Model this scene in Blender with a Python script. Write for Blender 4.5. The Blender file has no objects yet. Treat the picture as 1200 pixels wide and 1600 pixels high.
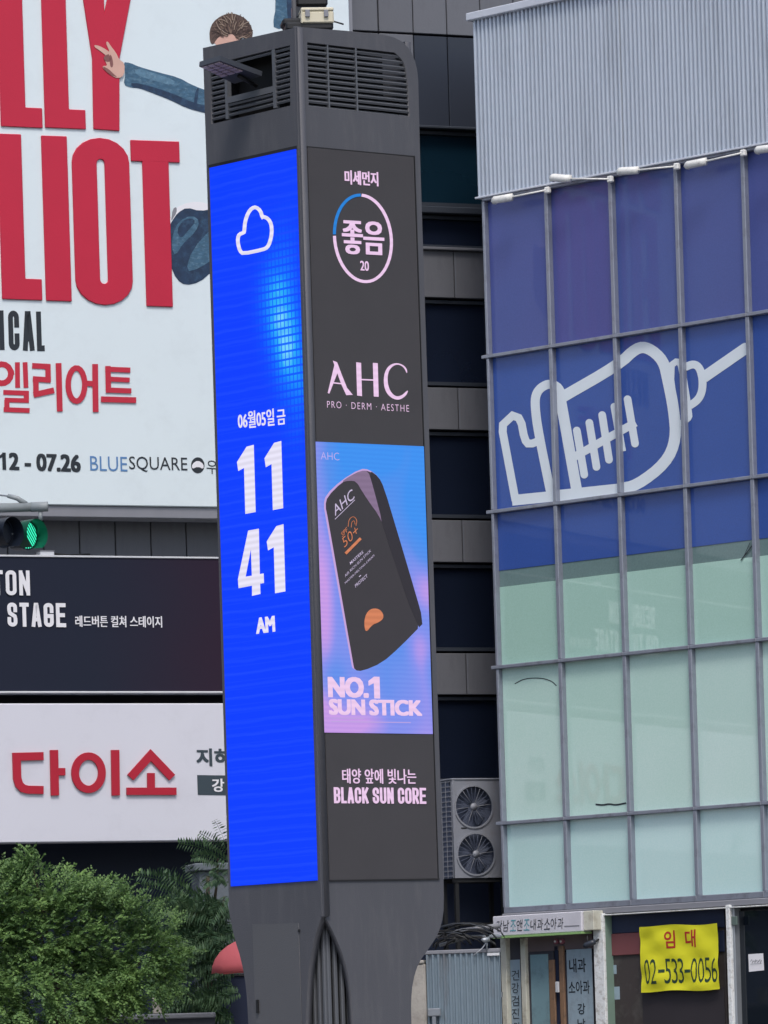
import bpy, bmesh, math, random
from mathutils import Vector, Matrix
random.seed(7)
SC = bpy.context.scene
COL = SC.collection
# ------------------------------------------------------------------ camera, world, sun, exposure
F = 9000.0                    # focal length in photo pixels (long telephoto)
TH = math.atan(0.0305)        # roll of the hand-held camera
EYE = 1.6
HOR = 1700.0                  # height of the horizon in photo pixels
cam_d = bpy.data.cameras.new('camera')
cam = bpy.data.objects.new('camera', cam_d); COL.objects.link(cam)
cam_d.sensor_fit = 'VERTICAL'; cam_d.sensor_height = 36; cam_d.sensor_width = 27
cam_d.lens = 36 * F / 1600; cam_d.shift_y = (HOR - 800) / 1600
cam_d.clip_start = 0.5; cam_d.clip_end = 2000
c_, s_ = math.cos(TH), math.sin(TH)
cam.matrix_world = Matrix(((c_, s_, 0, 0), (0, 0, -1, 0), (-s_, c_, 0, EYE), (0, 0, 0, 1)))
SC.camera = cam
SUN_EL, SUN_AZ = math.radians(56), math.radians(174)     # azimuth clockwise from +Y: behind the camera, to the right
world = bpy.data.worlds.new('World'); SC.world = world; world.use_nodes = True
wn = world.node_tree.nodes; wl = world.node_tree.links
sky = wn.new('ShaderNodeTexSky'); sky.sky_type = 'NISHITA'; sky.sun_disc = False
sky.sun_elevation = SUN_EL; sky.sun_rotation = SUN_AZ
sky.dust_density = 3.0; sky.air_density = 1.0; sky.ozone_density = 1.0
bg = wn['Background']; bg.inputs['Strength'].default_value = 0.145
wl.new(sky.outputs[0], bg.inputs[0])
sun_d = bpy.data.lights.new('sun', 'SUN'); sun_d.energy = 1.35; sun_d.angle = math.radians(14)
sun_d.color = (1.0, 0.95, 0.88)
sun = bpy.data.objects.new('sun', sun_d); COL.objects.link(sun)
sdir = Vector((math.sin(SUN_AZ) * math.cos(SUN_EL), math.cos(SUN_AZ) * math.cos(SUN_EL), math.sin(SUN_EL)))
sun.rotation_euler = sdir.to_track_quat('Z', 'Y').to_euler()
sun.location = (0, 0, 40)
SC.view_settings.view_transform = 'Standard'; SC.view_settings.look = 'None'
SC.view_settings.gamma = 1; SC.view_settings.use_curve_mapping = False
SC.view_settings.exposure = 0.38
LEDK = 2 ** -0.38        # screens are set to their displayed brightness

# ------------------------------------------------------------------ materials
def lin(c):
    return tuple(((v / 255) / 12.92 if v <= 10 else (((v / 255) + .055) / 1.055) ** 2.4) for v in c) + (1,)
MATS = {}
def mat(name, col, rough=.6, var=.12, scale=3.0, bump=.0, bscale=40., metal=0., spec=.5, coat=0., dirt=None, dirt_amt=.0, dscale=2.5, island=0., streak=None):
    """painted / mineral surface: colour from two noises, fine relief, optional dirt with its own shape"""
    if name in MATS: return MATS[name]
    m = bpy.data.materials.new(name); m.use_nodes = True
    n, l = m.node_tree.nodes, m.node_tree.links
    b = n['Principled BSDF']
    b.inputs['Roughness'].default_value = rough; b.inputs['Metallic'].default_value = metal
    b.inputs['Specular IOR Level'].default_value = spec
    b.inputs['Coat Weight'].default_value = coat; b.inputs['Coat Roughness'].default_value = .04
    tc = n.new('ShaderNodeTexCoord')
    c = col if len(col) == 4 else lin(col)
    nz = n.new('ShaderNodeTexNoise'); nz.inputs['Scale'].default_value = scale; nz.inputs['Detail'].default_value = 6
    mp = n.new('ShaderNodeMapping'); l.new(tc.outputs['Object'], mp.inputs[0]); l.new(mp.outputs[0], nz.inputs['Vector'])
    if streak: mp.inputs['Scale'].default_value = streak
    mix = n.new('ShaderNodeMix'); mix.data_type = 'RGBA'
    mix.inputs[6].default_value = tuple(v * (1 - var) for v in c[:3]) + (1,)
    mix.inputs[7].default_value = tuple(min(1, v * (1 + var)) for v in c[:3]) + (1,)
    l.new(nz.outputs['Fac'], mix.inputs[0]); out = mix.outputs[2]
    if island:
        g = n.new('ShaderNodeObjectInfo'); hs = n.new('ShaderNodeHueSaturation')
        mr = n.new('ShaderNodeMapRange'); mr.inputs[3].default_value = 1 - island; mr.inputs[4].default_value = 1 + island
        l.new(g.outputs['Random'], mr.inputs[0]); l.new(mr.outputs[0], hs.inputs['Value']); l.new(out, hs.inputs['Color']); out = hs.outputs[0]
    if dirt:
        dn = n.new('ShaderNodeTexNoise'); dn.inputs['Scale'].default_value = dscale; dn.inputs['Detail'].default_value = 8; dn.inputs['Roughness'].default_value = .7
        l.new(mp.outputs[0], dn.inputs['Vector'])
        cr = n.new('ShaderNodeMapRange'); cr.inputs[1].default_value = .5; cr.inputs[2].default_value = .75; cr.inputs[4].default_value = dirt_amt
        l.new(dn.outputs['Fac'], cr.inputs[0])
        m2 = n.new('ShaderNodeMix'); m2.data_type = 'RGBA'; m2.inputs[7].default_value = lin(dirt)
        l.new(cr.outputs[0], m2.inputs[0]); l.new(out, m2.inputs[6]); out = m2.outputs[2]
    l.new(out, b.inputs['Base Color'])
    if bump:
        bn = n.new('ShaderNodeTexNoise'); bn.inputs['Scale'].default_value = bscale; bn.inputs['Detail'].default_value = 4
        l.new(tc.outputs['Object'], bn.inputs['Vector'])
        bp = n.new('ShaderNodeBump'); bp.inputs['Strength'].default_value = bump; bp.inputs['Distance'].default_value = .01
        l.new(bn.outputs['Fac'], bp.inputs['Height']); l.new(bp.outputs[0], b.inputs['Normal'])
    MATS[name] = m; return m
def led(name, col, strength=1.0, scan=.0):
    """lit LED picture element: emission only, with the fine row structure of an LED wall"""
    if name in MATS: return MATS[name]
    m = bpy.data.materials.new(name); m.use_nodes = True
    n, l = m.node_tree.nodes, m.node_tree.links; b = n['Principled BSDF']
    b.inputs['Base Color'].default_value = (.01, .01, .01, 1); b.inputs['Roughness'].default_value = .7; b.inputs['Specular IOR Level'].default_value = .1
    b.inputs['Emission Strength'].default_value = strength * LEDK
    tc = n.new('ShaderNodeTexCoord'); wv = n.new('ShaderNodeTexWave'); wv.bands_direction = 'Z'; wv.inputs['Scale'].default_value = 5.2
    wv.inputs['Distortion'].default_value = 1.5; wv.inputs['Detail'].default_value = 0; wv.inputs['Detail Scale'].default_value=.4
    l.new(tc.outputs['Object'], wv.inputs['Vector'])
    mix = n.new('ShaderNodeMix'); mix.data_type = 'RGBA'; c = lin(col)
    mix.inputs[6].default_value = tuple(v * (1 - scan) for v in c[:3]) + (1,); mix.inputs[7].default_value = c
    l.new(wv.outputs['Fac'], mix.inputs[0]); l.new(mix.outputs[2], b.inputs['Emission Color'])
    MATS[name] = m; return m
def foliage_mat(name, dark, light, trans=.35):
    m = bpy.data.materials.new(name); m.use_nodes = True
    n, l = m.node_tree.nodes, m.node_tree.links; b = n['Principled BSDF']
    b.inputs['Roughness'].default_value = .5; b.inputs['Specular IOR Level'].default_value = .35
    g = n.new('ShaderNodeNewGeometry'); tc = n.new('ShaderNodeTexCoord')
    nz = n.new('ShaderNodeTexNoise'); nz.inputs['Scale'].default_value = 2.2; nz.inputs['Detail'].default_value = 3
    l.new(tc.outputs['Object'], nz.inputs['Vector'])
    ad = n.new('ShaderNodeMath'); ad.operation = 'MULTIPLY_ADD'; ad.inputs[1].default_value = .55
    l.new(g.outputs['Random Per Island'], ad.inputs[0])
    sb = n.new('ShaderNodeMath'); sb.operation = 'MULTIPLY_ADD'; sb.inputs[1].default_value = 1.4; sb.inputs[2].default_value = -.45
    l.new(nz.outputs['Fac'], sb.inputs[0]); l.new(sb.outputs[0], ad.inputs[2])
    mix = n.new('ShaderNodeMix'); mix.data_type = 'RGBA'; mix.clamp_factor = True
    mix.inputs[6].default_value = dark + (1,); mix.inputs[7].default_value = light + (1,)
    l.new(ad.outputs[0], mix.inputs[0]); l.new(mix.outputs[2], b.inputs['Base Color'])
    tr = n.new('ShaderNodeBsdfTranslucent'); l.new(mix.outputs[2], tr.inputs[0])
    ms = n.new('ShaderNodeMixShader'); ms.inputs[0].default_value = trans
    l.new(b.outputs[0], ms.inputs[1]); l.new(tr.outputs[0], ms.inputs[2]); l.new(ms.outputs[0], n['Material Output'].inputs[0])
    MATS[name] = m; return m

M_POLE = mat('tower_paint', (78, 79, 85), .62, .12, 1.2, .25, 90, dirt=(98, 98, 101), dirt_amt=.5, dscale=3.5, streak=(2, 2, .35))
M_POLE2 = mat('tower_door_paint', (86, 87, 91), .62, .08, 1.2, .2, 90)
M_LEDOFF = mat('led_wall_dark', (72, 71, 74), .8, .08, 2.5, .5, 260, spec=.2)
M_SLAT = mat('slat_paint', (88, 91, 97), .5, .1, 3)
M_HOLE = mat('tower_inside_shade', (9, 10, 12), .8, .2)  # near-black colour supplies the shade inside the tower
M_SEAM = mat('seam_gasket', (30, 31, 34), .8, .1)
M_PANEL = mat('aluminium_panel', (98, 100, 107), .5, .10, .8, .12, 30, island=.07, dirt=(60, 60, 64), dirt_amt=.35, streak=(2, 2, .5))
M_WALLD = mat('dark_wall', (44, 47, 56), .8, .15)
M_GLASSD = mat('dark_window_glass', (23, 30, 46), .12, .3, .5, coat=.3, spec=.5, island=.12)
M_GLASSG = mat('green_dark_glass', (16, 38, 52), .08, .3, .5, coat=.3, island=.1)
M_FRAMED = mat('dark_window_frame', (48, 54, 64), .5, .1)
M_DPANEL = mat('dark_cladding', (40, 46, 58), .45, .12, .8, island=.06)
M_WHITE = mat('billboard_sheet', (214, 226, 231), .55, .03, .7, .15, 160, dirt=(190, 200, 205), dirt_amt=.25)
M_RED = mat('red_letter_face', (186, 22, 56), .5, .06, 2.5, .14, 60)
M_REDK = mat('red_korean_print', (186, 34, 58), .6, .05)
M_BLACK = mat('black_print', (32, 40, 48), .6, .05)
M_SKYBL = mat('blue_print', (84, 128, 178), .6, .05)
M_DENIM = mat('denim_print', (56, 92, 118), .7, .6, 16, streak=(1, 1, 2), dirt=(112, 146, 166), dirt_amt=.8, dscale=14)
M_DENIMD = mat('dark_denim_print', (26, 50, 78), .7, .7, 12, dirt=(58, 94, 124), dirt_amt=.8, dscale=9)
M_DENIML = mat('pale_denim_print', (84, 120, 144), .7, .5, 22, dirt=(130, 160, 178), dirt_amt=.8, dscale=20)
M_SKIN = mat('skin_print', (204, 164, 150), .7, .12, 8)
M_SKIND = mat('skin_shade_print', (128, 84, 82), .7, .2, 8)
M_HAIR = mat('hair_print', (88, 70, 64), .7, .5, 14, streak=(5, 1, 1))
M_HAIRL2 = mat('hair_sun_print', (146, 128, 114), .7, .3, 14)
M_HAIRD = mat('hair_dark_print', (66, 52, 49), .7, .3, 14)
M_HAIRL = mat('hair_light_print', (116, 96, 84), .7, .4, 14)
M_GREYT = mat('grey_trim', (128, 130, 138), .6, .1, 3)
M_SIGNW = mat('white_sign_face', (210, 211, 222), .5, .03, .8, .05, 50, dirt=(180, 180, 190), dirt_amt=.2)
M_LINE = mat('aluminium_edge', (205, 208, 214), .4, .1, 8)
M_PRINTW = mat('white_print', (226, 226, 232), .6, .04)
M_TEALD = mat('dark_slate_print', (52, 66, 76), .6, .05)
M_DREDS = mat('daily_red', (174, 18, 46), .5, .05)
M_MULL = mat('mullion_aluminium', (140, 146, 160), .4, .12, 5, metal=.35, dirt=(92, 90, 94), dirt_amt=.6, dscale=6)
M_CORR = mat('corrugated_cladding', (184, 194, 208), .42, .10, 1.0, .1, 30, metal=.2, streak=(1, 1, .15), dirt=(128, 136, 148), dirt_amt=.5)
M_TRIM = mat('roof_trim', (188, 194, 206), .5, .1, 5)
M_ICON = mat('icon_vinyl', (214, 224, 232), .5, .06, 3)
M_WIRE = mat('lamp_white', (225, 226, 224), .5, .08, 9, dirt=(140, 130, 120), dirt_amt=.5, dscale=14)
M_STEEL = mat('galvanised', (150, 156, 164), .4, .15, 8, metal=.5)
M_ASPH = mat('asphalt', (60, 60, 62), .9, .2, 2, .4, 60)
M_PAVE = mat('pavement', (130, 128, 124), .85, .15, 2, .3, 30)
M_CREAM = mat('cream_post', (196, 196, 184), .6, .1, 4, .3, 20, dirt=(126, 112, 92), dirt_amt=.75, dscale=8)
M_PEEL = mat('peeling_white_paint', (222, 226, 228), .7, .08, 10, .8, 40, dirt=(140, 132, 122), dirt_amt=.9, dscale=16)
M_CORRF = mat('fence_sheet', (128, 144, 156), .5, .15, 2, .1, 30, metal=.2, streak=(1, 1, .25), dirt=(96, 78, 70), dirt_amt=.8, dscale=3)
M_CONC = mat('concrete', (168, 164, 158), .85, .15, 3, .5, 30, dirt=(110, 104, 98), dirt_amt=.6, dscale=4)
M_AC = mat('condenser_paint_shaded', (130, 134, 144), .5, .08, 5, dirt=(116, 112, 112), dirt_amt=.6, dscale=5)  # grey lowered to carry the shadow the unit stands in
M_ACD = mat('fan_dark', (84, 92, 112), .6, .2, 6)
M_DARK = mat('hazy_shade_navy', (22, 34, 62), .7, .2)  # bluish navy puts hazy shade into the colour
M_RUBB = mat('black_rubber', (24, 26, 30), .6, .2)

# ------------------------------------------------------------------ geometry helpers
def ray(x, y):
    px, cy = x - 600, HOR - y
    return c_ * px + s_ * cy, -s_ * px + c_ * cy
class Pl:
    """a vertical surface: origin on the ground where the sight line at column x meets depth Y, turned by yaw"""
    def __init__(s, x, y, Y, yaw):
        X, Z = ray(x, y); s.X, s.Y = X / F * Y, Y; s.a = math.radians(yaw)
        s.ca, s.sa = math.cos(s.a), math.sin(s.a)
    def uv(s, x, y, d=0.):
        rx, rz = ray(x, y); sx = rx / F
        X0, Y0 = s.X - d * s.sa, s.Y + d * s.ca
        u = (sx * Y0 - X0) / (s.ca - sx * s.sa)
        return u, EYE + rz / F * (Y0 + u * s.sa)
    def W(s, u, d, z):
        return Vector((s.X + u * s.ca - d * s.sa, s.Y + u * s.sa + d * s.ca, z))
BOXC = {}
def box_mesh(w, d, h, bev, m):
    k = (round(w, 4), round(d, 4), round(h, 4), bev, m.name)
    if k in BOXC: return BOXC[k]
    bm = bmesh.new(); bmesh.ops.create_cube(bm, size=1)
    bmesh.ops.scale(bm, vec=(w, d, h), verts=bm.verts)
    if bev: bmesh.ops.bevel(bm, geom=bm.edges[:], offset=min(bev, w * .3, d * .3, h * .3), segments=1, affect='EDGES')
    me = bpy.data.meshes.new('box'); bm.to_mesh(me); bm.free(); me.materials.append(m)
    BOXC[k] = me; return me
def ident(u, d, z): return (u, d, z)
def leftside(u, d, z): return (d, -u, z)      # the tower's left face, seen from its right-face frame
def ribbon(pts, w, closed=False, cap=True):
    """outline of a pen stroke of width w along pts -> list of (left,right) pairs"""
    P = []
    for p in pts:
        p = Vector(p)
        if not P or (p - P[-1]).length > 1e-4: P.append(p)
    if closed and len(P) > 2 and (P[0] - P[-1]).length < 1e-4: P.pop()
    n = len(P); out = []
    if not closed and cap and n > 1:
        P[0] = P[0] + (P[0] - P[1]).normalized() * w / 2; P[-1] = P[-1] + (P[-1] - P[-2]).normalized() * w / 2
    for i in range(n):
        a = P[i - 1] if (i > 0 or closed) else None; b = P[(i + 1) % n] if (i < n - 1 or closed) else None
        d1 = (P[i] - a).normalized() if a is not None else None
        d2 = (b - P[i]).normalized() if b is not None else None
        if d1 is None: d1 = d2
        if d2 is None: d2 = d1
        n1 = Vector((-d1.y, d1.x)); n2 = Vector((-d2.y, d2.x)); m = n1 + n2
        if m.length < .35: m = n1.copy(); k = 1
        else: m.normalize(); k = min(1 / max(m.dot(n1), .3), 2.2)
        out.append((P[i] + m * w / 2 * k, P[i] - m * w / 2 * k))
    return out
def arc(cx, cy, rx, ry, a0, a1, n=14):
    return [(cx + rx * math.cos(math.radians(a0 + (a1 - a0) * i / n)), cy + ry * math.sin(math.radians(a0 + (a1 - a0) * i / n))) for i in range(n + 1)]
def smooth(pts, it=2, closed=False):
    P = [tuple(p) for p in pts]
    for _ in range(it):
        Q = []
        n = len(P)
        rng = range(n) if closed else range(n - 1)
        if not closed: Q.append(P[0])
        for i in rng:
            a, b = P[i], P[(i + 1) % n]
            Q.append((a[0] * .75 + b[0] * .25, a[1] * .75 + b[1] * .25)); Q.append((a[0] * .25 + b[0] * .75, a[1] * .25 + b[1] * .75))
        if not closed: Q.append(P[-1])
        P = Q
    return P
def link(name, me, parent, loc=(0, 0, 0), stuff=False):
    o = bpy.data.objects.new(name, me); COL.objects.link(o)
    if parent is not None: o.parent = parent
    o.location = loc
    if stuff: o['kind'] = 'stuff'
    return o
def mesh_from(verts, faces, m, smooth_=False):
    me = bpy.data.meshes.new('mesh'); me.from_pydata([tuple(v) for v in verts], [], faces)
    for mm in (m if isinstance(m, (list, tuple)) else [m]): me.materials.append(mm)
    if smooth_:
        for p in me.polygons: p.use_smooth = True
    me.update(); return me
class Thing:
    def __init__(s, name, label, cat, pl, base=(0, 0, 0), group=None, xf=ident):
        s.pl, s.xf = pl, xf; s.base = Vector(xf(*base)); s.dep = 0
        e = bpy.data.objects.new(name, None); COL.objects.link(e); s.e = e
        e.location = pl.W(*s.base); e.rotation_euler = (0, 0, pl.a); e.empty_display_size = .3
        e['label'] = label; e['category'] = cat
        if group: e['group'] = group
    def off(s, parent):
        o = Vector((0, 0, 0)); p = parent
        while p is not None and p is not s.e: o += Vector(p.location); p = p.parent
        return s.base + o
    def L(s, u, d, z, xf=None, parent=None): return Vector((xf or s.xf)(u, d, z)) - s.off(parent)
    def box(s, name, u0, u1, d0, d1, z0, z1, m, parent=None, bev=0., xf=None):
        f = xf or s.xf
        a = Vector(f(u0, d0, z0)); b = Vector(f(u1, d1, z1)); c = (a + b) / 2; q = b - a
        return link(name, box_mesh(abs(q.x), abs(q.y), abs(q.z), bev, m), parent or s.e, c - s.off(parent))
    def strips(s, name, strips, d, t, m, parent=None, xf=None, px=True, uvpl=None, stagger=.0006):
        """pen strokes / polygons in photo pixels laid on this surface, thickness t towards the viewer"""
        V, Fc = [], []; P = uvpl or s.pl
        for k, st in enumerate(strips):
            kind, data, closed = st
            dd = d - stagger * k
            def put(p, dep):
                u, z = P.uv(p[0], p[1], d) if px else p
                V.append(s.L(u, dep, z, xf, parent)); return len(V) - 1
            if kind == 'r':
                n = len(data); idx = [(put(a, dd - t), put(b, dd - t), put(a, dd), put(b, dd)) for a, b in data]
                for i in range(n if closed else n - 1):
                    q, r = idx[i], idx[(i + 1) % n]
                    Fc += [(q[0], q[1], r[1], r[0]), (q[2], q[0], r[0], r[2]), (q[1], q[3], r[3], r[1])]
                if not closed: Fc += [(idx[0][0], idx[0][2], idx[0][3], idx[0][1]), (idx[-1][0], idx[-1][1], idx[-1][3], idx[-1][2])]
            else:
                f = [put(p, dd - t) for p in data]; g = [put(p, dd) for p in data]; n = len(f)
                Fc.append(tuple(f)); Fc += [(f[i], f[(i + 1) % n], g[(i + 1) % n], g[i]) for i in range(n)]
        me = mesh_from(V, Fc, m); bm = bmesh.new(); bm.from_mesh(me); bmesh.ops.recalc_face_normals(bm, faces=bm.faces); bm.to_mesh(me); bm.free()
        return link(name, me, parent or s.e)
    def poly(s, name, pts, d, t, m, **k): return s.strips(name, [('p', pts, True)], d, t, m, **k)
    def text(s, name, body, bl, br, h, m, d, t=.003, weight=0., parent=None, up=None, xf=None, uvpl=None, shear=0, spacing=1., bold=None):
        """lettering: bl / br = baseline ends in photo pixels, h = height in pixels"""
        cu = bpy.data.curves.new('txt', 'FONT'); cu.body = body; cu.size = 1; cu.offset = weight; cu.fill_mode = 'FRONT'
        cu.resolution_u = 3; cu.shear = shear; cu.space_character = spacing
        o = bpy.data.objects.new('txt', cu); COL.objects.link(o)
        bpy.context.view_layer.update()
        me = bpy.data.meshes.new_from_object(o.evaluated_get(bpy.context.evaluated_depsgraph_get()))
        bpy.data.objects.remove(o); bpy.data.curves.remove(cu)
        if not me.vertices: return None
        xs = [v.co.x for v in me.vertices]; ys = [v.co.y for v in me.vertices]
        x0, x1, y0, y1 = min(xs), max(xs), min(ys), max(ys)
        upv = up or (-.0305 * h, -h); P = uvpl or s.pl
        for v in me.vertices:
            a = (v.co.x - x0) / (x1 - x0); b = (v.co.y - y0) / (y1 - y0)
            u, z = P.uv(bl[0] + (br[0] - bl[0]) * a + upv[0] * b, bl[1] + (br[1] - bl[1]) * a + upv[1] * b, d)
            v.co = s.L(u, d - t, z, xf, parent)
        me.materials.clear(); me.materials.append(m); me.update()
        if bold:      # heavier weight: the same outline printed again a little to each side
            bx, by = bold; src = [v.co.copy() for v in me.vertices]; pol = [tuple(p.vertices) for p in me.polygons]; n = len(src)
            e0 = P.uv(bl[0], bl[1], d); e1 = P.uv(bl[0] + 1, bl[1], d); e2 = P.uv(bl[0], bl[1] - 1, d)
            V, Fc = [], []; offs = [(i / 2, j / 2) for i in (-1, 0, 1) for j in ((-1, 0, 1) if by else (0,))]
            for k, (i, j) in enumerate(offs):
                du, dz = (e1[0] - e0[0]) * i * bx, (e2[1] - e0[1]) * j * by
                sh = s.L(du, -.0002 * k, dz, xf, parent) - s.L(0, 0, 0, xf, parent)
                V += [c + sh for c in src]; Fc += [tuple(a + k * n for a in f) for f in pol]
            me = mesh_from(V, Fc, m)
        return link(name, me, parent or s.e)
    def tube(s, name, pts, r, m, parent=None, seg=8, local=True, stuff=False, r2=None):
        V, Fc = [], []; P = [s.L(*p, parent=parent) if local else Vector(p) for p in pts]; n = len(P)
        for i, p in enumerate(P):
            dirn = (P[min(i + 1, n - 1)] - P[max(i - 1, 0)]).normalized()
            a = dirn.cross(Vector((0, 0, 1)));
            if a.length < .05: a = Vector((1, 0, 0))
            a.normalize(); b = dirn.cross(a); rr = r if r2 is None else r + (r2 - r) * i / (n - 1)
            for k in range(seg):
                t = 2 * math.pi * k / seg; V.append(p + a * rr * math.cos(t) + b * rr * math.sin(t))
        for i in range(n - 1):
            for k in range(seg):
                k2 = (k + 1) % seg; Fc.append((i * seg + k, i * seg + k2, (i + 1) * seg + k2, (i + 1) * seg + k))
        Fc.append(tuple(range(seg - 1, -1, -1))); Fc.append(tuple((n - 1) * seg + k for k in range(seg)))
        me = mesh_from(V, Fc, m, True); return link(name, me, parent or s.e, stuff=stuff)
def plate_mesh(loops, d0, d1, m, xf, sub, bev=0.):
    """a plate with holes; loops in (u,z), first is the outline"""
    cu = bpy.data.curves.new('plate', 'CURVE'); cu.dimensions = '2D'; cu.fill_mode = 'BOTH'
    cu.extrude = abs(d1 - d0) / 2
    if bev: cu.bevel_depth = bev; cu.bevel_resolution = 1; cu.offset = -bev; cu.extrude -= bev
    for lp in loops:
        sp = cu.splines.new('POLY'); sp.points.add(len(lp) - 1); sp.use_cyclic_u = True
        for i, (u, z) in enumerate(lp): sp.points[i].co = (u, z, 0, 1)
    o = bpy.data.objects.new('plate', cu); COL.objects.link(o); bpy.context.view_layer.update()
    me = bpy.data.meshes.new_from_object(o.evaluated_get(bpy.context.evaluated_depsgraph_get()))
    bpy.data.objects.remove(o); bpy.data.curves.remove(cu)
    dm = (d0 + d1) / 2
    for v in me.vertices: v.co = Vector(xf(v.co.x, dm - v.co.z, v.co.y)) - sub
    me.materials.clear(); me.materials.append(m)
    bm = bmesh.new(); bm.from_mesh(me); bmesh.ops.remove_doubles(bm, verts=bm.verts, dist=1e-5); bmesh.ops.recalc_face_normals(bm, faces=bm.faces); bm.to_mesh(me); bm.free()
    return me
# condensed block lettering: centre lines in a unit cell
def rr(x0, y0, x1, y1, rx, ry, n=5):
    return (arc(x1 - rx, y1 - ry, rx, ry, 0, 90, n) + arc(x0 + rx, y1 - ry, rx, ry, 90, 180, n) +
            arc(x0 + rx, y0 + ry, rx, ry, 180, 270, n) + arc(x1 - rx, y0 + ry, rx, ry, 270, 360, n))
def GL(ch, rx=.5, ry=.16):
    o = rr(0, 0, 1, 1, rx, ry)
    half = lambda y0, y1: [(0, y0), (1 - rx, y0)] + arc(1 - rx, y0 + ry, rx, ry, 270, 360, 5)[1:] + arc(1 - rx, y1 - ry, rx, ry, 0, 90, 5) + [(0, y1)]
    return {'I': [([(.5, 0), (.5, 1)], 0)], 'L': [([(0, 1), (0, 0), (1, 0)], 0)], 'T': [([(.5, 0), (.5, 1)], 0), ([(0, 1), (1, 1)], 0)],
        'O': [(o, 1)], 'D': [(half(0, 1) + [(0, 0)], 0)], 'Y': [([(0, 1), (.5, .42), (.5, 0)], 0), ([(1, 1), (.5, .42)], 0)],
        'A': [([(0, 0), (.42, 1), (.58, 1), (1, 0)], 0), ([(.22, .27), (.78, .27)], 0)],
        'E': [([(1, 1), (0, 1), (0, 0), (1, 0)], 0), ([(0, .5), (.85, .5)], 0)], 'N': [([(0, 0), (0, 1)], 0), ([(1, 0), (1, 1)], 0), ([(.05, .95), (.95, .05)], 0)],
        'C': [(list(reversed([(1, .33), (1, ry)] + arc(1 - rx, ry, rx, ry, 0, -90, 5)[1:] + arc(rx, ry, rx, ry, 270, 180, 5) + arc(rx, 1 - ry, rx, ry, 180, 90, 5) + arc(1 - rx, 1 - ry, rx, ry, 90, 0, 5) + [(1, .67)])), 0)],
        'G': [(list(reversed([(.5, .45), (1, .45), (1, ry)] + arc(1 - rx, ry, rx, ry, 0, -90, 5)[1:] + arc(rx, ry, rx, ry, 270, 180, 5) + arc(rx, 1 - ry, rx, ry, 180, 90, 5) + arc(1 - rx, 1 - ry, rx, ry, 90, 0, 5) + [(1, .7)])), 0)],
        'U': [([(0, 1), (0, ry)] + arc(rx, ry, rx, ry, 180, 270, 5) + arc(1 - rx, ry, rx, ry, 270, 360, 5) + [(1, 1)], 0)],
        'S': [([(1, .72), (1, 1 - ry)] + arc(1 - rx, 1 - ry, rx, ry, 0, 90, 5)[1:] + arc(rx, 1 - ry, rx, ry, 90, 180, 5) + [(0, .72), (.1, .58), (.9, .42), (1, .28), (1, ry)] + arc(1 - rx, ry, rx, ry, 0, -90, 5)[1:] + arc(rx, ry, rx, ry, 270, 180, 5) + [(0, .28)], 0)],
        'B': [(half(.5, 1) + [(0, 0)], 0), (half(0, .5), 0)], 'R': [(half(.45, 1), 0), ([(0, 0), (0, 1)], 0), ([(.5, .45), (1, 0)], 0)],
        'K': [([(0, 0), (0, 1)], 0), ([(1, 1), (.1, .42)], 0), ([(.35, .58), (1, 0)], 0)], 'M': [([(0, 0), (0, 1)], 0), ([(1, 0), (1, 1)], 0), ([(0, 1), (.5, .35), (1, 1)], 0)],
        'H': [([(0, 0), (0, 1)], 0), ([(1, 0), (1, 1)], 0), ([(0, .5), (1, .5)], 0)],
        '1': [([(.05, .80), (.75, 1), (.75, 0)], 0)], '4': [([(.78, 0), (.78, 1)], 0), ([(.62, 1), (0, .26), (1.0, .26)], 0)]}[ch]
def glyph(ch, xl, xr, yb, yt, tx, ty, lean=.0305, slope=0., rx=.5, ry=.16):
    """strokes (photo pixels) of one block letter with pen tx wide and ty high"""
    res = []
    W_, H_ = (xr - xl - tx) / tx, (yb - yt - ty) / ty
    for pts, cl in GL(ch, rx, ry):
        rb = ribbon([(p[0] * W_, p[1] * H_) for p in pts], 1.0, bool(cl))
        def mp(q):
            X = xl + tx / 2 + q.x * tx; Hh = ty / 2 + q.y * ty
            return (X - lean * Hh, yb + slope * (X - xl) - Hh)
        res.append(('r', [(mp(a), mp(b)) for a, b in rb], bool(cl)))
    return res
def word(s, x0, x1, yb, yt, tx, ty, gap=.12, slope=0., **k):
    wd = {'I': .45, ' ': .38, 'L': .85, '1': .6, 'M': 1.25, 'T': .95}
    tot = sum(wd.get(c, 1) for c in s) + gap * (len(s) - 1); un = (x1 - x0) / tot; x = x0; out = []
    for c in s:
        w = wd.get(c, 1) * un
        if c == 'I': out += glyph('I', x + (w - tx) / 2, x + (w + tx) / 2 + .01, yb + slope * (x - x0), yt + slope * (x - x0), tx, ty, slope=slope, **k)
        elif c != ' ': out += glyph(c, x, x + w, yb + slope * (x - x0), yt + slope * (x - x0), tx, ty, slope=slope, **k)
        x += w + gap * un
    return out
def pen(pts, w, closed=False, cap=True): return ('r', ribbon(pts, w, closed, cap), closed)

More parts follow.
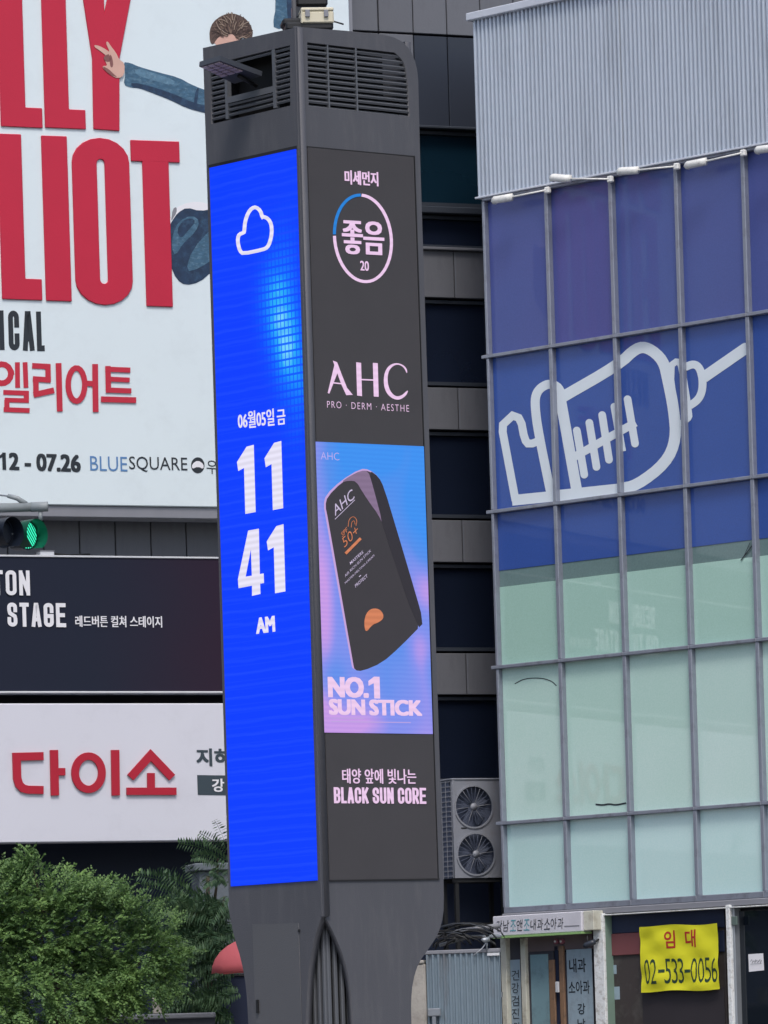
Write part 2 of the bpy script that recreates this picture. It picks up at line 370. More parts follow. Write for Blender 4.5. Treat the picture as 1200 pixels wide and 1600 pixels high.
# ------------------------------------------------------------------ the setting: ground
def slab(name, x0, x1, y0, y1, z0, z1, m):
    v = [(x, y, z) for z in (z0, z1) for x, y in ((x0, y0), (x1, y0), (x1, y1), (x0, y1))]
    o = link(name, mesh_from(v, [(3, 2, 1, 0), (4, 5, 6, 7), (0, 1, 5, 4), (1, 2, 6, 5), (2, 3, 7, 6), (3, 0, 4, 7)], m), None); o['kind'] = 'structure'; return o
o = link('road', mesh_from([(-900, -300, 0), (900, -300, 0), (900, 1500, 0), (-900, 1500, 0)], [(0, 1, 2, 3)], M_ASPH), None); o['kind'] = 'structure'
slab('pavement', -40, 40, 53.5, 110, -.1, .12, M_PAVE)
slab('kerb', -40, 40, 53.2, 53.497, -.1, .135, M_CONC)

# ------------------------------------------------------------------ grey office building behind everything
PB = Pl(340, 800, 66.0, 24.0)
def zb(y, x=700, d=0): return PB.uv(x, y, d)[1]
def ub(x, y=800, d=0): return PB.uv(x, y, d)[0]
UL, UR = -14.0, 9.0
ob = Thing('office_building', 'tall grey panelled office building with dark window bands behind the display tower', 'building', PB, (0, 0, 0))
Z_GF = zb(1226)
ob.box('wall', UL, UR, .30, 7.0, Z_GF, 22.0, M_WALLD)
ob.box('wall', UL, UR, 1.0, 7.0, .12, Z_GF - .002, mat('navy_shade_wall', (30, 42, 68), .7, .15, 1))         # set-back ground floor behind the tree, its bluish shade painted navy
ob.box('soffit', UL, UR, .02, .998, Z_GF - .10, Z_GF - .003, M_DPANEL)
uw0 = ub(664.5, 700)                                   # left jamb of the window column
PW = .435
def panel_row(y0, y1, ua, ubb, zz=None, m=M_PANEL):
    z1, z0 = zz or (zb(y0), zb(y1)); n = max(1, round((ubb - ua) / PW)); w = (ubb - ua) / n
    for i in range(n):
        ob.box('panel', ua + i * w + .006, ua + (i + 1) * w - .006, random.uniform(.0, .004), .30, z0 + .006, z1 - .006, m, bev=.006)
ue = ub(800, 700)
ux = 2.2
upier = ub(600, 700)
# full-height pier left of the windows, cut into panels by the rows
rows = [(-75, 55, 'p'), (57, 198, 'd'), (204, 322, 'g'), (336, 388, 'w'), (391, 466, 'p'), (468, 602, 'w'), (605, 672, 'p'), (674, 809, 'w'), (812, 879, 'p'), (881, 1017, 'w'), (1020, 1086, 'p'), (1088, 1222, 'w')]
u_cols = [uw0 + i * PW * .98 for i in range(0, 7)]
for y0, y1, kd in rows:
    for i in (1, 2):
        ob.box('panel', uw0 - i * PW + .006, uw0 - (i - 1) * PW - (.0 if i == 1 else .006), -.01 if i == 1 else .0, .30, zb(y1) + .004, zb(y0) - .004, M_PANEL, bev=.006)
    if kd == 'p': panel_row(y0, y1, uw0 + .01, uw0 + PW * 6)
    elif kd == 'd': panel_row(y0, y1, uw0 + .01, uw0 + PW * 6, m=M_DPANEL)
    else:
        z1, z0 = zb(y0), zb(y1); g = M_GLASSG if kd == 'g' else M_GLASSD; uE = uw0 + PW * 6
        o = link('window', plate_mesh([[(uw0 + .01, z0 + .004), (uE, z0 + .004), (uE, z1 - .004), (uw0 + .01, z1 - .004)], [(uw0 + .05, z0 + .045), (uE - .05, z0 + .045), (uE - .05, z1 - .04), (uw0 + .05, z1 - .04)]], .05, .13, M_FRAMED, ident, ob.base), ob.e)
        for i in range(3):
            a = uw0 + .05 + i * (PW * 6 - .1) / 6 * 1.0 * 2; b = a + (PW * 6 - .1) / 3
            ob.box('pane', a + .002, b - .02, .10, .12, z0 + .046, z1 - .041, g, parent=o)
            if i: ob.box('mullion', a - .018, a + .0, .06, .118, z0 + .047, z1 - .042, M_FRAMED, parent=o)
for y in (200, 329, 389.4): ob.box('ledge', uw0 - .02, uw0 + PW * 6, -.05, .28, zb(y + 2.4 + (3 if y == 329 else 0)), zb(y - 2.2 - (3 if y == 329 else 0)), M_PANEL if y == 389.4 else M_FRAMED, bev=.008)
# panels that show above, beside and between the signs
zt0, zt1 = zb(55), zb(-75)
for i in range(5): ob.box('panel', uw0 - (i + 3) * PW + .006, uw0 - (i + 2) * PW - .006, 0, .30, zt0 + .006, zt1 - .006, M_PANEL, bev=.006)
zs1, zs0 = PB.uv(200, 795, 0)[1], PB.uv(200, 885, 0)[1]
for i in range(10): ob.box('panel', ub(345) - (i + 1) * PW + .006, ub(345) - i * PW - .006, random.uniform(0, .006), .30, zs0, zs1, M_PANEL, bev=.006)

# ------------------------------------------------------------------ billboard
DBD = -.55
bb = Thing('billboard', 'large white billboard with raised red English lettering and a printed dancer in denim', 'billboard', PB, (0, DBD, zb(792, 300)))
bz0 = PB.uv(200, 790.5, DBD)[1]; ur = PB.uv(546, 30, DBD)[0]
UBL = -6.6
bb.box('board', UBL, ur, DBD, -.12, bz0, 17.5, M_WHITE, bev=.01)
bb.box('edge_shadow_strip', ur + .001, ur + .05, DBD + .03, -.1, bz0, 17.5, M_GREYT)  # grey strip drawn as the thin shadow beside the board
za = PB.uv(200, 809, DBD + .03)[1]
bb.box('bottom_rail', UBL, ur, DBD + .03, -.12, za, bz0 - .002, M_GREYT, bev=.008)
for i in range(9): bb.box('bracket', UBL + .4 + i * .95, UBL + .46 + i * .95, -.12, 0, bz0 + .2, bz0 + .3, M_STEEL)
def bletter(parts, name='letter'):
    o = bb.strips(name, parts, DBD - .001, .022, M_RED, stagger=.0008)
    md = o.modifiers.new('edge', 'BEVEL'); md.width = .006; md.segments = 1; md.limit_method = 'ANGLE'; md.angle_limit = math.radians(50)
    return o
bletter(glyph('L', 1, 66, 197.5, -62, 39, 31, slope=.045)); bletter(glyph('L', 70, 133.5, 199.5, -60, 38, 30, slope=.045))
bletter([('p', [(120 , -62), (159, -60), (162.5, 20), (178, -58), (214, -57), (186, 92), (186, 205), (145.5, 202), (143.5, 92)], True)])
bletter(glyph('L', 3, 65.5, 467.5, 209, 37, 33, slope=.034)); bletter(glyph('I', 71.5, 111.5, 470, 212, 39.9, 39.9, slope=.034))
bletter(glyph('O', 118.5, 208, 476, 215, 38.5, 33, slope=.02, rx=.5, ry=.10))
bletter(glyph('T', 211, 287, 478, 219, 41, 33, slope=.034))
for a, b, ch, yb, sl in ((-58, 0 - 4, 'L', 464, .034), (-125, -64, 'E', 462, .034), (-66, -24, 'I', 194, .045), (-150, -72, 'B', 191, .045)): bletter(glyph(ch, a, b, yb, yb - 257, 38, 33, slope=sl))
DP = DBD - .0015
for j, (ch, a, b) in enumerate((('I', -1, 7.5), ('C', 14, 31), ('A', 36, 54), ('L', 58, 70), ('S', -24, -7), ('U', -46, -29), ('M', -72, -51))):
    yb = 548 + (a - 35) * .03
    bb.strips('letter', glyph(ch, a, b + (.3 if ch == 'I' else 0), yb, yb - 62, 7.6, 9, ry=.12), DP, .002, M_BLACK)
kr = []
def K(*a, w=9.5, c=False): kr.append(pen(list(a), w, c, False))
# four Korean syllables drawn as strokes
K(*smooth(arc(3, 584, 14, 15, 0, 340, 14), 0), w=9, c=True)   # first syllable
K((14, 583), (22, 582), w=7); K((27, 566), (27.5, 606), w=7.5); K((39, 566), (40.5, 606), w=7.5)
K((5, 613), (45, 614.5), w=7.5); K((41, 612), (41, 627), w=8); K((45, 626), (7, 625), w=7); K((10.5, 625), (10.5, 643), w=8); K((5.5, 640), (46, 641.5), w=7.5)
K((50, 571.5), (78.5, 573), w=8.5); K((74.5, 571), (75, 594), w=8.5); K((79, 594), (51, 592), w=8.5); K((55.5, 590), (56, 618), w=8.5); K((52, 617), (84, 610), w=9); K((91, 567.5), (93, 643), w=9)
K(*arc(119, 601, 13, 26, 0, 350, 20), w=8.5, c=True); K((134, 599), (147, 600), w=8.5); K((148, 569), (149, 644), w=9)
K((168, 572), (169, 614), w=8.5); K((164, 577), (203, 578.5), w=8); K((169, 592.5), (202, 594), w=7.5); K((165, 609.5), (204.5, 611), w=8); K((157, 624), (212, 625.5), w=9)
bb.strips('korean_lettering', kr, DP, .002, M_REDK)
bb.text('date_lettering', '04.12 - 07.26', (-38, 732), (125, 737), 25.5, M_BLACK, DP, bold=(2.6, 2.0))
bb.poly('date_lettering', [(-1.5, 716.5), (-1.8, 712.2), (4, 708.5), (7, 709), (7, 713)], DP - .002, .002, M_BLACK)
bb.text('venue_lettering', 'BLUE', (141, 735.5), (199, 737), 23, M_SKYBL, DP)
bb.text('venue_lettering', 'SQUARE', (202, 737), (293, 739), 24, M_BLACK, DP)
bb.strips('venue_emblem', [('p', arc(309, 727, 10.5, 12.5, 0, 360, 24)[:-1], True)], DP, .002, M_BLACK)
bb.strips('venue_emblem', [('p', smooth([(300, 725), (309, 719), (318, 725), (318, 733), (309, 729), (300, 733)], 1, True), True)], DP - .003, .002, M_PRINTW)
bb.text('venue_lettering', '우', (323, 740), (340, 741), 21, M_BLACK, DP)
# the printed dancer: flat print on the sheet
fg = []
def prt(pts, m, k, name='printed_figure', sm=1): bb.poly(name, smooth(pts, sm, True), DP - .0006 * k - (.025 if max(p[0] for p in pts) < 197 else 0), .002, m)
prt([(192, 97), (203, 98), (216, 104), (247, 113), (279, 121), (300, 133), (335, 146), (335, 180), (318, 176), (292, 169), (268, 157), (240, 146), (219, 138), (205, 137), (193, 133), (196, 115)], M_DENIM, 1)
prt([(205, 128), (240, 136), (275, 148), (300, 160), (335, 168), (335, 180), (318, 176), (292, 169), (268, 157), (240, 146), (219, 138), (205, 136)], M_DENIMD, 3)
prt([(210, 106), (240, 114), (275, 126), (270, 134), (240, 126), (212, 117)], M_DENIML, 3)
prt([(307, 139), (311, 136), (309, 152), (306, 172), (303, 168), (304, 150)], M_DENIMD, 5)
prt([(147, 70), (156, 72), (165, 77), (172, 82), (165, 67), (168, 64), (173, 72), (181, 82), (186, 93), (195, 99), (194, 118), (184, 123), (172, 117), (161, 107), (160, 103), (168, 103), (164, 95), (167, 88), (156, 79), (148, 74)], M_SKIN, 2, sm=1)
prt([(165, 86), (171, 84), (173, 96), (166, 97), (161, 91)], M_SKIND, 4); prt([(160, 103), (170, 108), (178, 116), (184, 121), (172, 117), (163, 109)], M_SKIND, 4)
prt([(172, 83), (176, 92), (177, 104), (173, 106), (171, 96)], M_SKIND, 4)
prt([(263, 388), (262, 362), (268, 338), (280, 326), (300, 324), (318, 330), (340, 318), (345, 420), (330, 425), (312, 441), (290, 446), (276, 437), (266, 414)], M_DENIMD, 1)
prt([(263, 350), (272, 326), (296, 315), (322, 316), (335, 326), (312, 330), (292, 324), (278, 332), (268, 346), (264, 356)], M_PRINTW, 3)
prt([(270, 365), (280, 345), (300, 336), (312, 345), (306, 362), (286, 380), (274, 400), (268, 388)], M_DENIM, 4)
prt([(276, 360), (284, 346), (298, 340), (306, 346), (296, 358), (282, 374)], M_DENIMD, 6)
prt([(300, 390), (335, 352), (340, 400), (310, 420), (290, 425)], M_DENIM, 4)
prt([(270, 326), (276, 323), (276, 332), (270, 342), (267, 346)], M_GREYT, 5)
prt([(428, -30), (456, -30), (457, 42), (428, 46), (427, 30), (431, 14)], M_DENIM, 1); prt([(446, -30), (457, -30), (457, 40), (450, 42)], M_DENIMD, 3)
prt([(334, 70), (336, 58), (350, 52), (372, 48), (378, 66), (360, 80)], M_SKIN, 1)
prt([(328, 66), (327, 48), (333, 34), (346, 24), (362, 20), (380, 26), (392, 38), (396, 56), (388, 66), (376, 56), (370, 60), (362, 52), (352, 56), (344, 56), (338, 62), (333, 70)], M_HAIR, 2)
rh = random.Random(5)
for q, m_ in enumerate((M_HAIRD, M_HAIR, M_HAIRL, M_HAIRD, M_HAIR, M_HAIRL2)):    # tousled locks, printed
    st_ = []
    for _ in range(34 if q < 4 else 16):
        a_ = rh.uniform(185, 372); k1 = rh.uniform(.2, .75); k2 = k1 + rh.uniform(.25, .42); tw_ = rh.uniform(-22, 22)
        P_ = [(362 + 31 * k * math.cos(math.radians(a_ + tw_ * t)), 55 + 33 * k * math.sin(math.radians(a_ + tw_ * t)) + (4 if k < .5 else 0)) for k, t in ((k1, 0), ((k1 + k2) / 2, .4), (min(k2, 1.07), 1))]
        if max(p[1] for p in P_) < 64: st_.append(pen(smooth(P_, 1), rh.uniform(.8, 1.5)))
    o = bb.strips('printed_hair', st_, DP - .003 - q * .002, .0008, m_, stagger=.00005); o['kind'] = 'stuff'

# ------------------------------------------------------------------ dark sign
DS = -.32
def gradmat():
    m = bpy.data.materials.new('dark_sign_face'); m.use_nodes = True; n, l = m.node_tree.nodes, m.node_tree.links; b = n['Principled BSDF']
    tc = n.new('ShaderNodeTexCoord'); sx = n.new('ShaderNodeSeparateXYZ'); mr = n.new('ShaderNodeMapRange'); mr.interpolation_type = 'SMOOTHSTEP'
    mr.inputs[1].default_value = -1.5; mr.inputs[2].default_value = 1.2
    nz = n.new('ShaderNodeTexNoise'); nz.inputs['Scale'].default_value = .8
    ad = n.new('ShaderNodeMath'); ad.operation = 'ADD'; l.new(tc.outputs['Object'], sx.inputs[0]); l.new(tc.outputs['Object'], nz.inputs['Vector'])
    l.new(sx.outputs[0], ad.inputs[0]); l.new(nz.outputs['Fac'], ad.inputs[1]); l.new(ad.outputs[0], mr.inputs[0])
    mx = n.new('ShaderNodeMix'); mx.data_type = 'RGBA'; mx.inputs[6].default_value = lin((26, 32, 50)); mx.inputs[7].default_value = lin((44, 24, 44))
    l.new(mr.outputs[0], mx.inputs[0]); l.new(mx.outputs[2], b.inputs['Base Color']); b.inputs['Roughness'].default_value = .6; b.inputs['Specular IOR Level'].default_value = .25
    return m
zt = PB.uv(200, 872, DS)[1]; zbt = PB.uv(200, 1080, DS)[1]; usr = ub(470)
ds = Thing('shop_sign', 'long black sign with white English stage name, above the white sign with red Korean', 'sign', PB, (-2, DS, zbt))
fm = mesh_from([], [], M_DARK)
o = ds.box('sign_face', -7.2, usr, DS, -.03, zbt, zt, gradmat())
# gradient follows the panel: origin of the face mesh is its centre, so shift it to the building's frame
for v in o.data.vertices: v.co.x += (o.location.x + ds.base.x)
o.location.x = -ds.base.x
ds.box('edge_strip', -7.2, usr, DS - .015, -.03, zt + .001, zt + .022, M_LINE, bev=.004)
ds.box('edge_strip', -7.2, usr, DS - .015, -.03, zbt - .022, zbt - .001, M_LINE, bev=.004)
DS2 = DS - .002
def signword(w, x0, x1, yb, yt, sl):
    ds.strips('lettering', word(w, x0, x1, yb, yt, 5.6, 6.2, gap=.26, slope=sl, ry=.13), DS2, .006, M_PRINTW)
signword('REDBUTTON', -136, 46.5, 929 - .6, 890 - .6, .012)
signword('STAGE', 12, 103, 979, 941.5, .012); signword('CULTURE', -146, -4, 978, 940, .012)
ds.text('lettering', '레드버튼 컬쳐 스테이지', (118, 979.5), (253, 980.5), 17.5, M_PRINTW, DS2, bold=(.7, .3))
# things lying on top of that sign
bk = Thing('sign_ballast_box', 'small pale grey box lying on top edge of the black sign under the traffic light', 'box', PB, (ub(75), DS + .1, zt + .022))
a = PB.uv(64, 866, DS)[0]; b_ = PB.uv(86, 866, DS)[0]
bk.box('box_body', a, b_, DS + .02, DS + .15, zt + .022, zt + .07, M_LINE, bev=.006); bk.box('lid', a - .005, b_ + .005, DS + .015, DS + .155, zt + .071, zt + .08, M_GREYT)
bk.tube('cable', [(b_, DS + .08, zt + .05), (b_ + .2, DS + .08, zt + .03), (b_ + .45, DS + .08, zt + .045)], .012, M_RUBB)

# ------------------------------------------------------------------ white sign
zt2 = PB.uv(200, 1099, DS)[1]; zb2 = PB.uv(200, 1315, DS)[1]
ws = Thing('shop_sign', 'long white sign with big red Korean lettering just above the trees', 'sign', PB, (-2, DS, zb2))
ws.box('sign_face', -7.2, usr, DS, -.03, zb2, zt2, M_SIGNW, bev=.012)
ws.box('back_rail', -7.2, usr, -.03, .28, zt2 - .5, zt2 - .4, M_STEEL)
rd = [pen([(66.5, 1181), (25, 1182.5), (26, 1215)] + arc(42, 1218, 15, 16, 180, 90, 5) + [(67, 1234)], 12.5, cap=False)]
rd[0] = pen([(67, 1181.5), (25, 1182.5), (26, 1216), (29, 1226), (35, 1232), (43, 1234), (67, 1234.5)], 12.5, cap=False)
rd2 = [pen([(83.5, 1172), (85, 1243)], 12.5, cap=False), pen([(88, 1206), (101, 1206)], 11.5, cap=False)]
rd3 = [pen(arc(137.5, 1207.5, 21, 26, 0, 350, 30), 11.5, True), pen([(179, 1172), (180, 1243)], 12.5, cap=False)]
rd4 = [pen([(203, 1215), (234.5, 1180), (268, 1215)], 12.5, cap=False), pen([(235, 1208), (235.2, 1232)], 11.5, cap=False), pen([(197, 1236.5), (274.5, 1236.5)], 11.5, cap=False)]
for r_ in (rd, rd2, rd3, rd4): ws.strips('lettering', r_, DS - .002, .025, M_DREDS, stagger=.0012)
ws.text('lettering', '지하', (308, 1196), (362, 1196.5), 26, M_TEALD, DS - .002, bold=(2.0, 1.6))
ws.strips('label_bar', [('p', [(308, 1211), (380, 1212), (381, 1243), (309, 1242)], True)], DS - .002, .002, M_TEALD)
ws.text('lettering', '강', (332, 1237), (350, 1237), 20, M_PRINTW, DS - .006, bold=(1.2, .8))

# ------------------------------------------------------------------ blue and green glass building
PG = Pl(788, 1422, 65.9, -46.5)
def ug(x, y=1422, d=0): return PG.uv(x, y, d)[0]
def zg(y, x=780, d=0): return PG.uv(x, y, d)[1]
NC = 8
uc_ = [ug(760.4, 317), (ug(854.7, 303) + ug(886.4, 1412)) / 2, (ug(952.7, 284.7) + ug(989, 1408)) / 2, (ug(1058.6, 261) + ug(1095, 1401)) / 2, (ug(1162.7, 242.7) + ug(1197, 1400)) / 2]
uc_[0] = (ug(760.4, 317) + ug(788, 1422)) / 2
stp = (uc_[4] - uc_[0]) / 4
UC = [uc_[0] + stp * i for i in range(NC)]
ZR = [zg(313.6, 750), zg(558.7, 756), zg(801, 764), zg(1043.7, 771), zg(1287, 780), zg(1421, 787)]
ZT = zg(33, 744)
def filmglass(name, c1, c2, coat=.8, ior=1.6):
    m = bpy.data.materials.new(name); m.use_nodes = True; n, l = m.node_tree.nodes, m.node_tree.links; b = n['Principled BSDF']
    tc = n.new('ShaderNodeTexCoord'); nz = n.new('ShaderNodeTexNoise'); nz.inputs['Scale'].default_value = .9; nz.inputs['Detail'].default_value = 2
    l.new(tc.outputs['Object'], nz.inputs['Vector']); oi = n.new('ShaderNodeObjectInfo')
    ad = n.new('ShaderNodeMath'); ad.operation = 'MULTIPLY_ADD'; ad.inputs[1].default_value = .8; ad.inputs[2].default_value = -.2
    l.new(oi.outputs['Random'], ad.inputs[0]); a2 = n.new('ShaderNodeMath'); a2.operation = 'MULTIPLY_ADD'; a2.inputs[1].default_value = .5
    l.new(nz.outputs['Fac'], a2.inputs[0]); l.new(ad.outputs[0], a2.inputs[2])
    mx = n.new('ShaderNodeMix'); mx.data_type = 'RGBA'; mx.clamp_factor = True; mx.inputs[6].default_value = lin(c1); mx.inputs[7].default_value = lin(c2)
    l.new(a2.outputs[0], mx.inputs[0])
    gr = n.new('ShaderNodeTexNoise'); gr.inputs['Scale'].default_value = 55; gr.inputs['Detail'].default_value = 2; l.new(tc.outputs['Object'], gr.inputs['Vector'])
    m2 = n.new('ShaderNodeMix'); m2.data_type = 'RGBA'; m2.blend_type = 'OVERLAY'; m2.inputs[0].default_value = .18
    l.new(mx.outputs[2], m2.inputs[6]); l.new(gr.outputs['Fac'], m2.inputs[7]); l.new(m2.outputs[2], b.inputs['Base Color'])
    b.inputs['Roughness'].default_value = .5; b.inputs['Coat Weight'].default_value = coat; b.inputs['Coat Roughness'].default_value = .02; b.inputs['Coat IOR'].default_value = ior
    wv = n.new('ShaderNodeTexNoise'); wv.inputs['Scale'].default_value = 1.2; l.new(tc.outputs['Object'], wv.inputs['Vector'])
    bp = n.new('ShaderNodeBump'); bp.inputs['Strength'].default_value = .10; bp.inputs['Distance'].default_value = .003
    l.new(wv.outputs['Fac'], bp.inputs['Height']); l.new(bp.outputs[0], b.inputs['Coat Normal'])
    return m
MG_A = filmglass('blue_film_upper', (70, 76, 142), (60, 86, 150), .28); MG_B = filmglass('blue_film', (34, 72, 150), (46, 80, 158), .4)
MG_C = filmglass('frosted_green', (164, 204, 190), (176, 214, 202), 1, 2.0); MG_CS = filmglass('bare_grey_glass', (96, 122, 122), (108, 134, 134))
MG_D = filmglass('frosted_pale_green', (172, 212, 198), (206, 228, 226), 1, 1.7); MG_E = filmglass('frosted_teal', (188, 222, 220), (200, 230, 230))
gb = Thing('glass_building', 'glass fronted building with blue film above pale green panes and corrugated top band', 'building', PG, (0, 0, 0))
UE = UC[-1]
gb.box('core_wall', UC[0] + .01, UE, .09, 9.0, .12, ZT, M_WALLD)
def pane(i, z0, z1, m, name='pane', dd=0.): gb.box(name, UC[i] + .022, UC[i + 1] - .022, .03 + dd, .06, z0, z1, m)
zf = PG.uv(775, 892, 0)[1]; zf2 = PG.uv(780, 917, 0)[1]
for i in range(NC - 1):
    pane(i, ZR[1] + .018, ZR[0] - .018, MG_A); pane(i, ZR[2] + .018, ZR[1] - .018, MG_B)
    pane(i, zf + .001, ZR[2] - .018, MG_B); pane(i, zf2 + .001, zf - .001, MG_CS, dd=.006); pane(i, ZR[3] + .018, zf2 - .001, MG_C)
    pane(i, ZR[4] + .018, ZR[3] - .018, MG_D); pane(i, ZR[5] + .018, ZR[4] - .018, MG_E)
for i, u in enumerate(UC):
    w = .028 if i else .02
    for r in range(5): gb.box('mullion', u - w, u + w, -.035, .06, ZR[r + 1] + .02, ZR[r] - .02, M_MULL, bev=.007)
for r in range(6):
    for i in range(NC - 1): gb.box('transom', UC[i] - (.09 if i == 0 and 0 < r < 5 else .0) + .001, UC[i + 1] - .001, -.045, .06, ZR[r] - (.02 if r < 5 else .05), ZR[r] + .02, M_MULL, bev=.006)
gb.box('sill_board', UC[0] - .02, UE, -.06, .085, ZR[5] - .12, ZR[5] - .051, M_GREYT, bev=.01)
# corrugated band
def corrugated(th, name, u0, u1, z0, z1, d, per, amp, m, n=8, rag=0., deep=False):
    N = int((u1 - u0) / per * n); V, Fc = [], []
    for i in range(N + 1):
        u = u0 + (u1 - u0) * i / N; ph = (i % n) / n
        prof = (.85, 1, 1, 1, .85, -.7, -1, -.7)[i % 8] if deep else max(-1, min(1, 1.8 * math.sin(2 * math.pi * ph)))
        dd = d - amp * prof
        V += [th.L(u, dd, z0 + rag * math.sin(i * 12.9)), th.L(u, dd, z1)]
    for i in range(N): Fc.append((2 * i, 2 * i + 2, 2 * i + 3, 2 * i + 1))
    me = mesh_from(V, Fc, m); o = link(name, me, th.e)
    return o
PER = (ug(1200, 230) - ug(748, 230)) / 69
zc0 = ZR[0] + .04
ncs = 6; wcs = (UE - UC[0]) / ncs
for i in range(ncs):
    u0 = UC[0] - .06 + i * PER * math.floor(wcs / PER); corrugated(gb, 'corrugated_sheet', u0, u0 + PER * math.floor(wcs / PER), zc0, ZT, -.02 - .001 * (i % 2), PER, .026, M_CORR, deep=True)
gb.box('band_backing', UC[0] - .06, UE, .02, .085, ZR[0] + .03, ZT, M_WALLD)
gb.box('roof_trim', UC[0] - .12, UE, -.10, .5, ZT, ZT + .09, M_TRIM, bev=.01)
gb.box('drip_flashing', UC[0] - .08, UE, -.08, .02, ZR[0] + .012, ZR[0] + .034, M_TRIM, bev=.004)
# syringe drawn in vinyl over the panes
ic = []
ICD = .028
def Z8(pts): return [(640 + x * .46667, 500 + y * .46667) for x, y in pts]
WI = 17.5
ic.append(pen(smooth(Z8([(505, 262), (700, 150), (760, 92), (800, 92), (850, 135), (865, 200), (885, 300), (893, 400), (858, 480), (760, 555), (700, 565)]), 2), WI, cap=False))
ic.append(pen(Z8([(705, 566), (497, 588)]), WI, cap=False))
ic.append(pen(Z8([(502, 245), (560, 572)]), WI * .95, cap=False))
ic.append(pen(smooth(Z8([(512, 262), (500, 225), (470, 212), (440, 225), (422, 250), (420, 290), (430, 370), (475, 590)]), 2), WI * .8, cap=False))
ic.append(pen(smooth(Z8([(445, 400), (400, 418), (385, 400), (372, 330), (345, 320)]), 1) + Z8([(313, 350), (312, 375), (355, 605)]), WI * .7, cap=False))
ic.append(pen(Z8([(343, 604), (482, 590)]), WI * .95, cap=False))
ic.append(pen(Z8([(545, 462), (745, 350)]), WI * .72))
for a, b in (((560, 370), (585, 518)), ((602, 344), (626, 492)), ((645, 318), (668, 468)), ((686, 290), (712, 440)), ((730, 265), (755, 414))): ic.append(pen(Z8([a, b]), WI * .68, cap=False))
ic.append(pen(smooth(Z8([(870, 156), (900, 134), (912, 160), (938, 318), (932, 332), (903, 350), (893, 330)]), 1, True), WI * .56, True))
ic.append(pen(smooth(Z8([(922, 158), (952, 146), (972, 160), (982, 200), (980, 240), (966, 268), (938, 287)]), 2), WI * .7, cap=False))
ic.append(pen(Z8([(985, 192), (1125, 95)]), WI * 1.0, cap=False))
for a_ in [(1125, 95), (755, 414), (585, 518), (626, 492), (668, 468), (560, 370), (602, 344), (645, 318), (686, 290), (730, 265), (745, 350)]:
    c0 = Z8([a_])[0]; ic.append(('p', arc(c0[0], c0[1], *(2 * [WI * (.5 if a_[0] == 1125 else .34)]), 0, 360, 14)[:-1], True))
ICO = gb.strips('syringe_emblem', ic, ICD, .001, M_ICON, stagger=.00006)
# cracks / scrawls on two panes
gb.strips('crack', [pen(smooth([(805, 1068), (820, 1060), (845, 1059), (862, 1064), (869, 1071)], 2), 1.3)], .028, .001, M_BLACK)
gb.strips('crack', [pen(smooth([(932, 1257), (942, 1258), (952, 1256), (962, 1258), (977, 1255)], 1), 2.6)], .028, .001, M_BLACK)
gb.strips('crack', [pen([(1178, 849), (1158, 875)], 1.5), pen([(1172, 848), (1162, 870)], .9)], .022, .001, M_BLACK)

# little white lamps on rods along the top of the blue glass
def sign_lamp(x0, y0, x1, y1, label):
    u0, z0 = PG.uv(x0, y0, -.22); u1, z1 = PG.uv(x1, y1, -.08)
    t = Thing('sign_lamp', label, 'lamp', PG, (u1, -.08, z1), group='small white lamps on rods along the top of the blue glass')
    hl = .17
    dx = (u1 - u0); L_ = math.hypot(dx, z1 - z0); ax = dx / L_; az = (z1 - z0) / L_
    t.tube('lamp_rod', [(u0 + ax * hl, -.2, z0 + az * hl), (u1, -.09, z1)], .011, M_WIRE, seg=6)
    V = []
    o = t.tube('lamp_head', [(u0 - ax * .10, -.22, z0 - az * .10), (u0 - ax * .07, -.23, z0 - az * .07 + .012), (u0 + ax * .1, -.22, z0 + az * .1), (u0 + ax * hl, -.2, z0 + az * hl)], .045, M_WIRE, seg=7)
    t.box('clamp', u1 - .035, u1 + .035, -.10, -.046, z1 - .035, z1 + .035, M_WIRE, bev=.01)
sign_lamp(782, 312, 855, 297, 'white lamp with rod at far left corner of blue glass')
sign_lamp(873, 279, 953, 280, 'second white lamp from left, raised slightly above the glass edge')
sign_lamp(978, 268, 1057, 260, 'third white lamp from left, lying along the glass edge')
sign_lamp(1084, 257, 1161, 239, 'fourth white lamp from left, drooping below the glass edge')
sign_lamp(1194, 234, 1268, 222, 'white lamp cut by right edge of the photo')
# ------------------------------------------------------------------ storefront
zs = ZR[5] - .13
gb.box('shop_header', UC[0] + 1.28, UE, -.09, .085, PG.uv(927, 1432, 0)[1], zs, M_PEEL, bev=.01)
def upx(x, y=1500, d=0.): return PG.uv(x, y, d)[0]
def fbox(name, xa, xb, ya, yb, d0, d1, m, th=gb, bev=.006, parent=None, zlo=None):
    u0, z1 = PG.uv(xa, ya, d0); u1, _ = PG.uv(xb, ya, d0); z0 = PG.uv(xa, yb, d0)[1] if yb else .12
    return th.box(name, u0, u1, d0, d1, z0, z1, m, bev=bev, parent=parent)
M_DOORG = mat('door_glass', (126, 158, 168), .15, .15, 2, coat=.4, dirt=(84, 90, 96), dirt_amt=.7, dscale=3)
M_DOORG2 = mat('door_film', (150, 170, 184), .3, .12, 2, coat=.3, dirt=(112, 116, 122), dirt_amt=.6, dscale=5)
M_BROWN = mat('rusty_jamb', (134, 106, 84), .6, .2, 6, dirt=(70, 60, 56), dirt_amt=.7, dscale=12)
M_DFRAME = mat('dark_door_frame', (62, 62, 72), .5, .15, 5)
M_INTD = mat('shop_interior', (58, 52, 52), .7, .3, 1.5, dirt=(92, 92, 88), dirt_amt=.8, dscale=2.2)
M_INTR = mat('reflected_red_band', (112, 64, 68), .7, .15, 2)
M_SHOPG = mat('shop_glass', (24, 30, 38), .05, .3, 1, coat=.5)
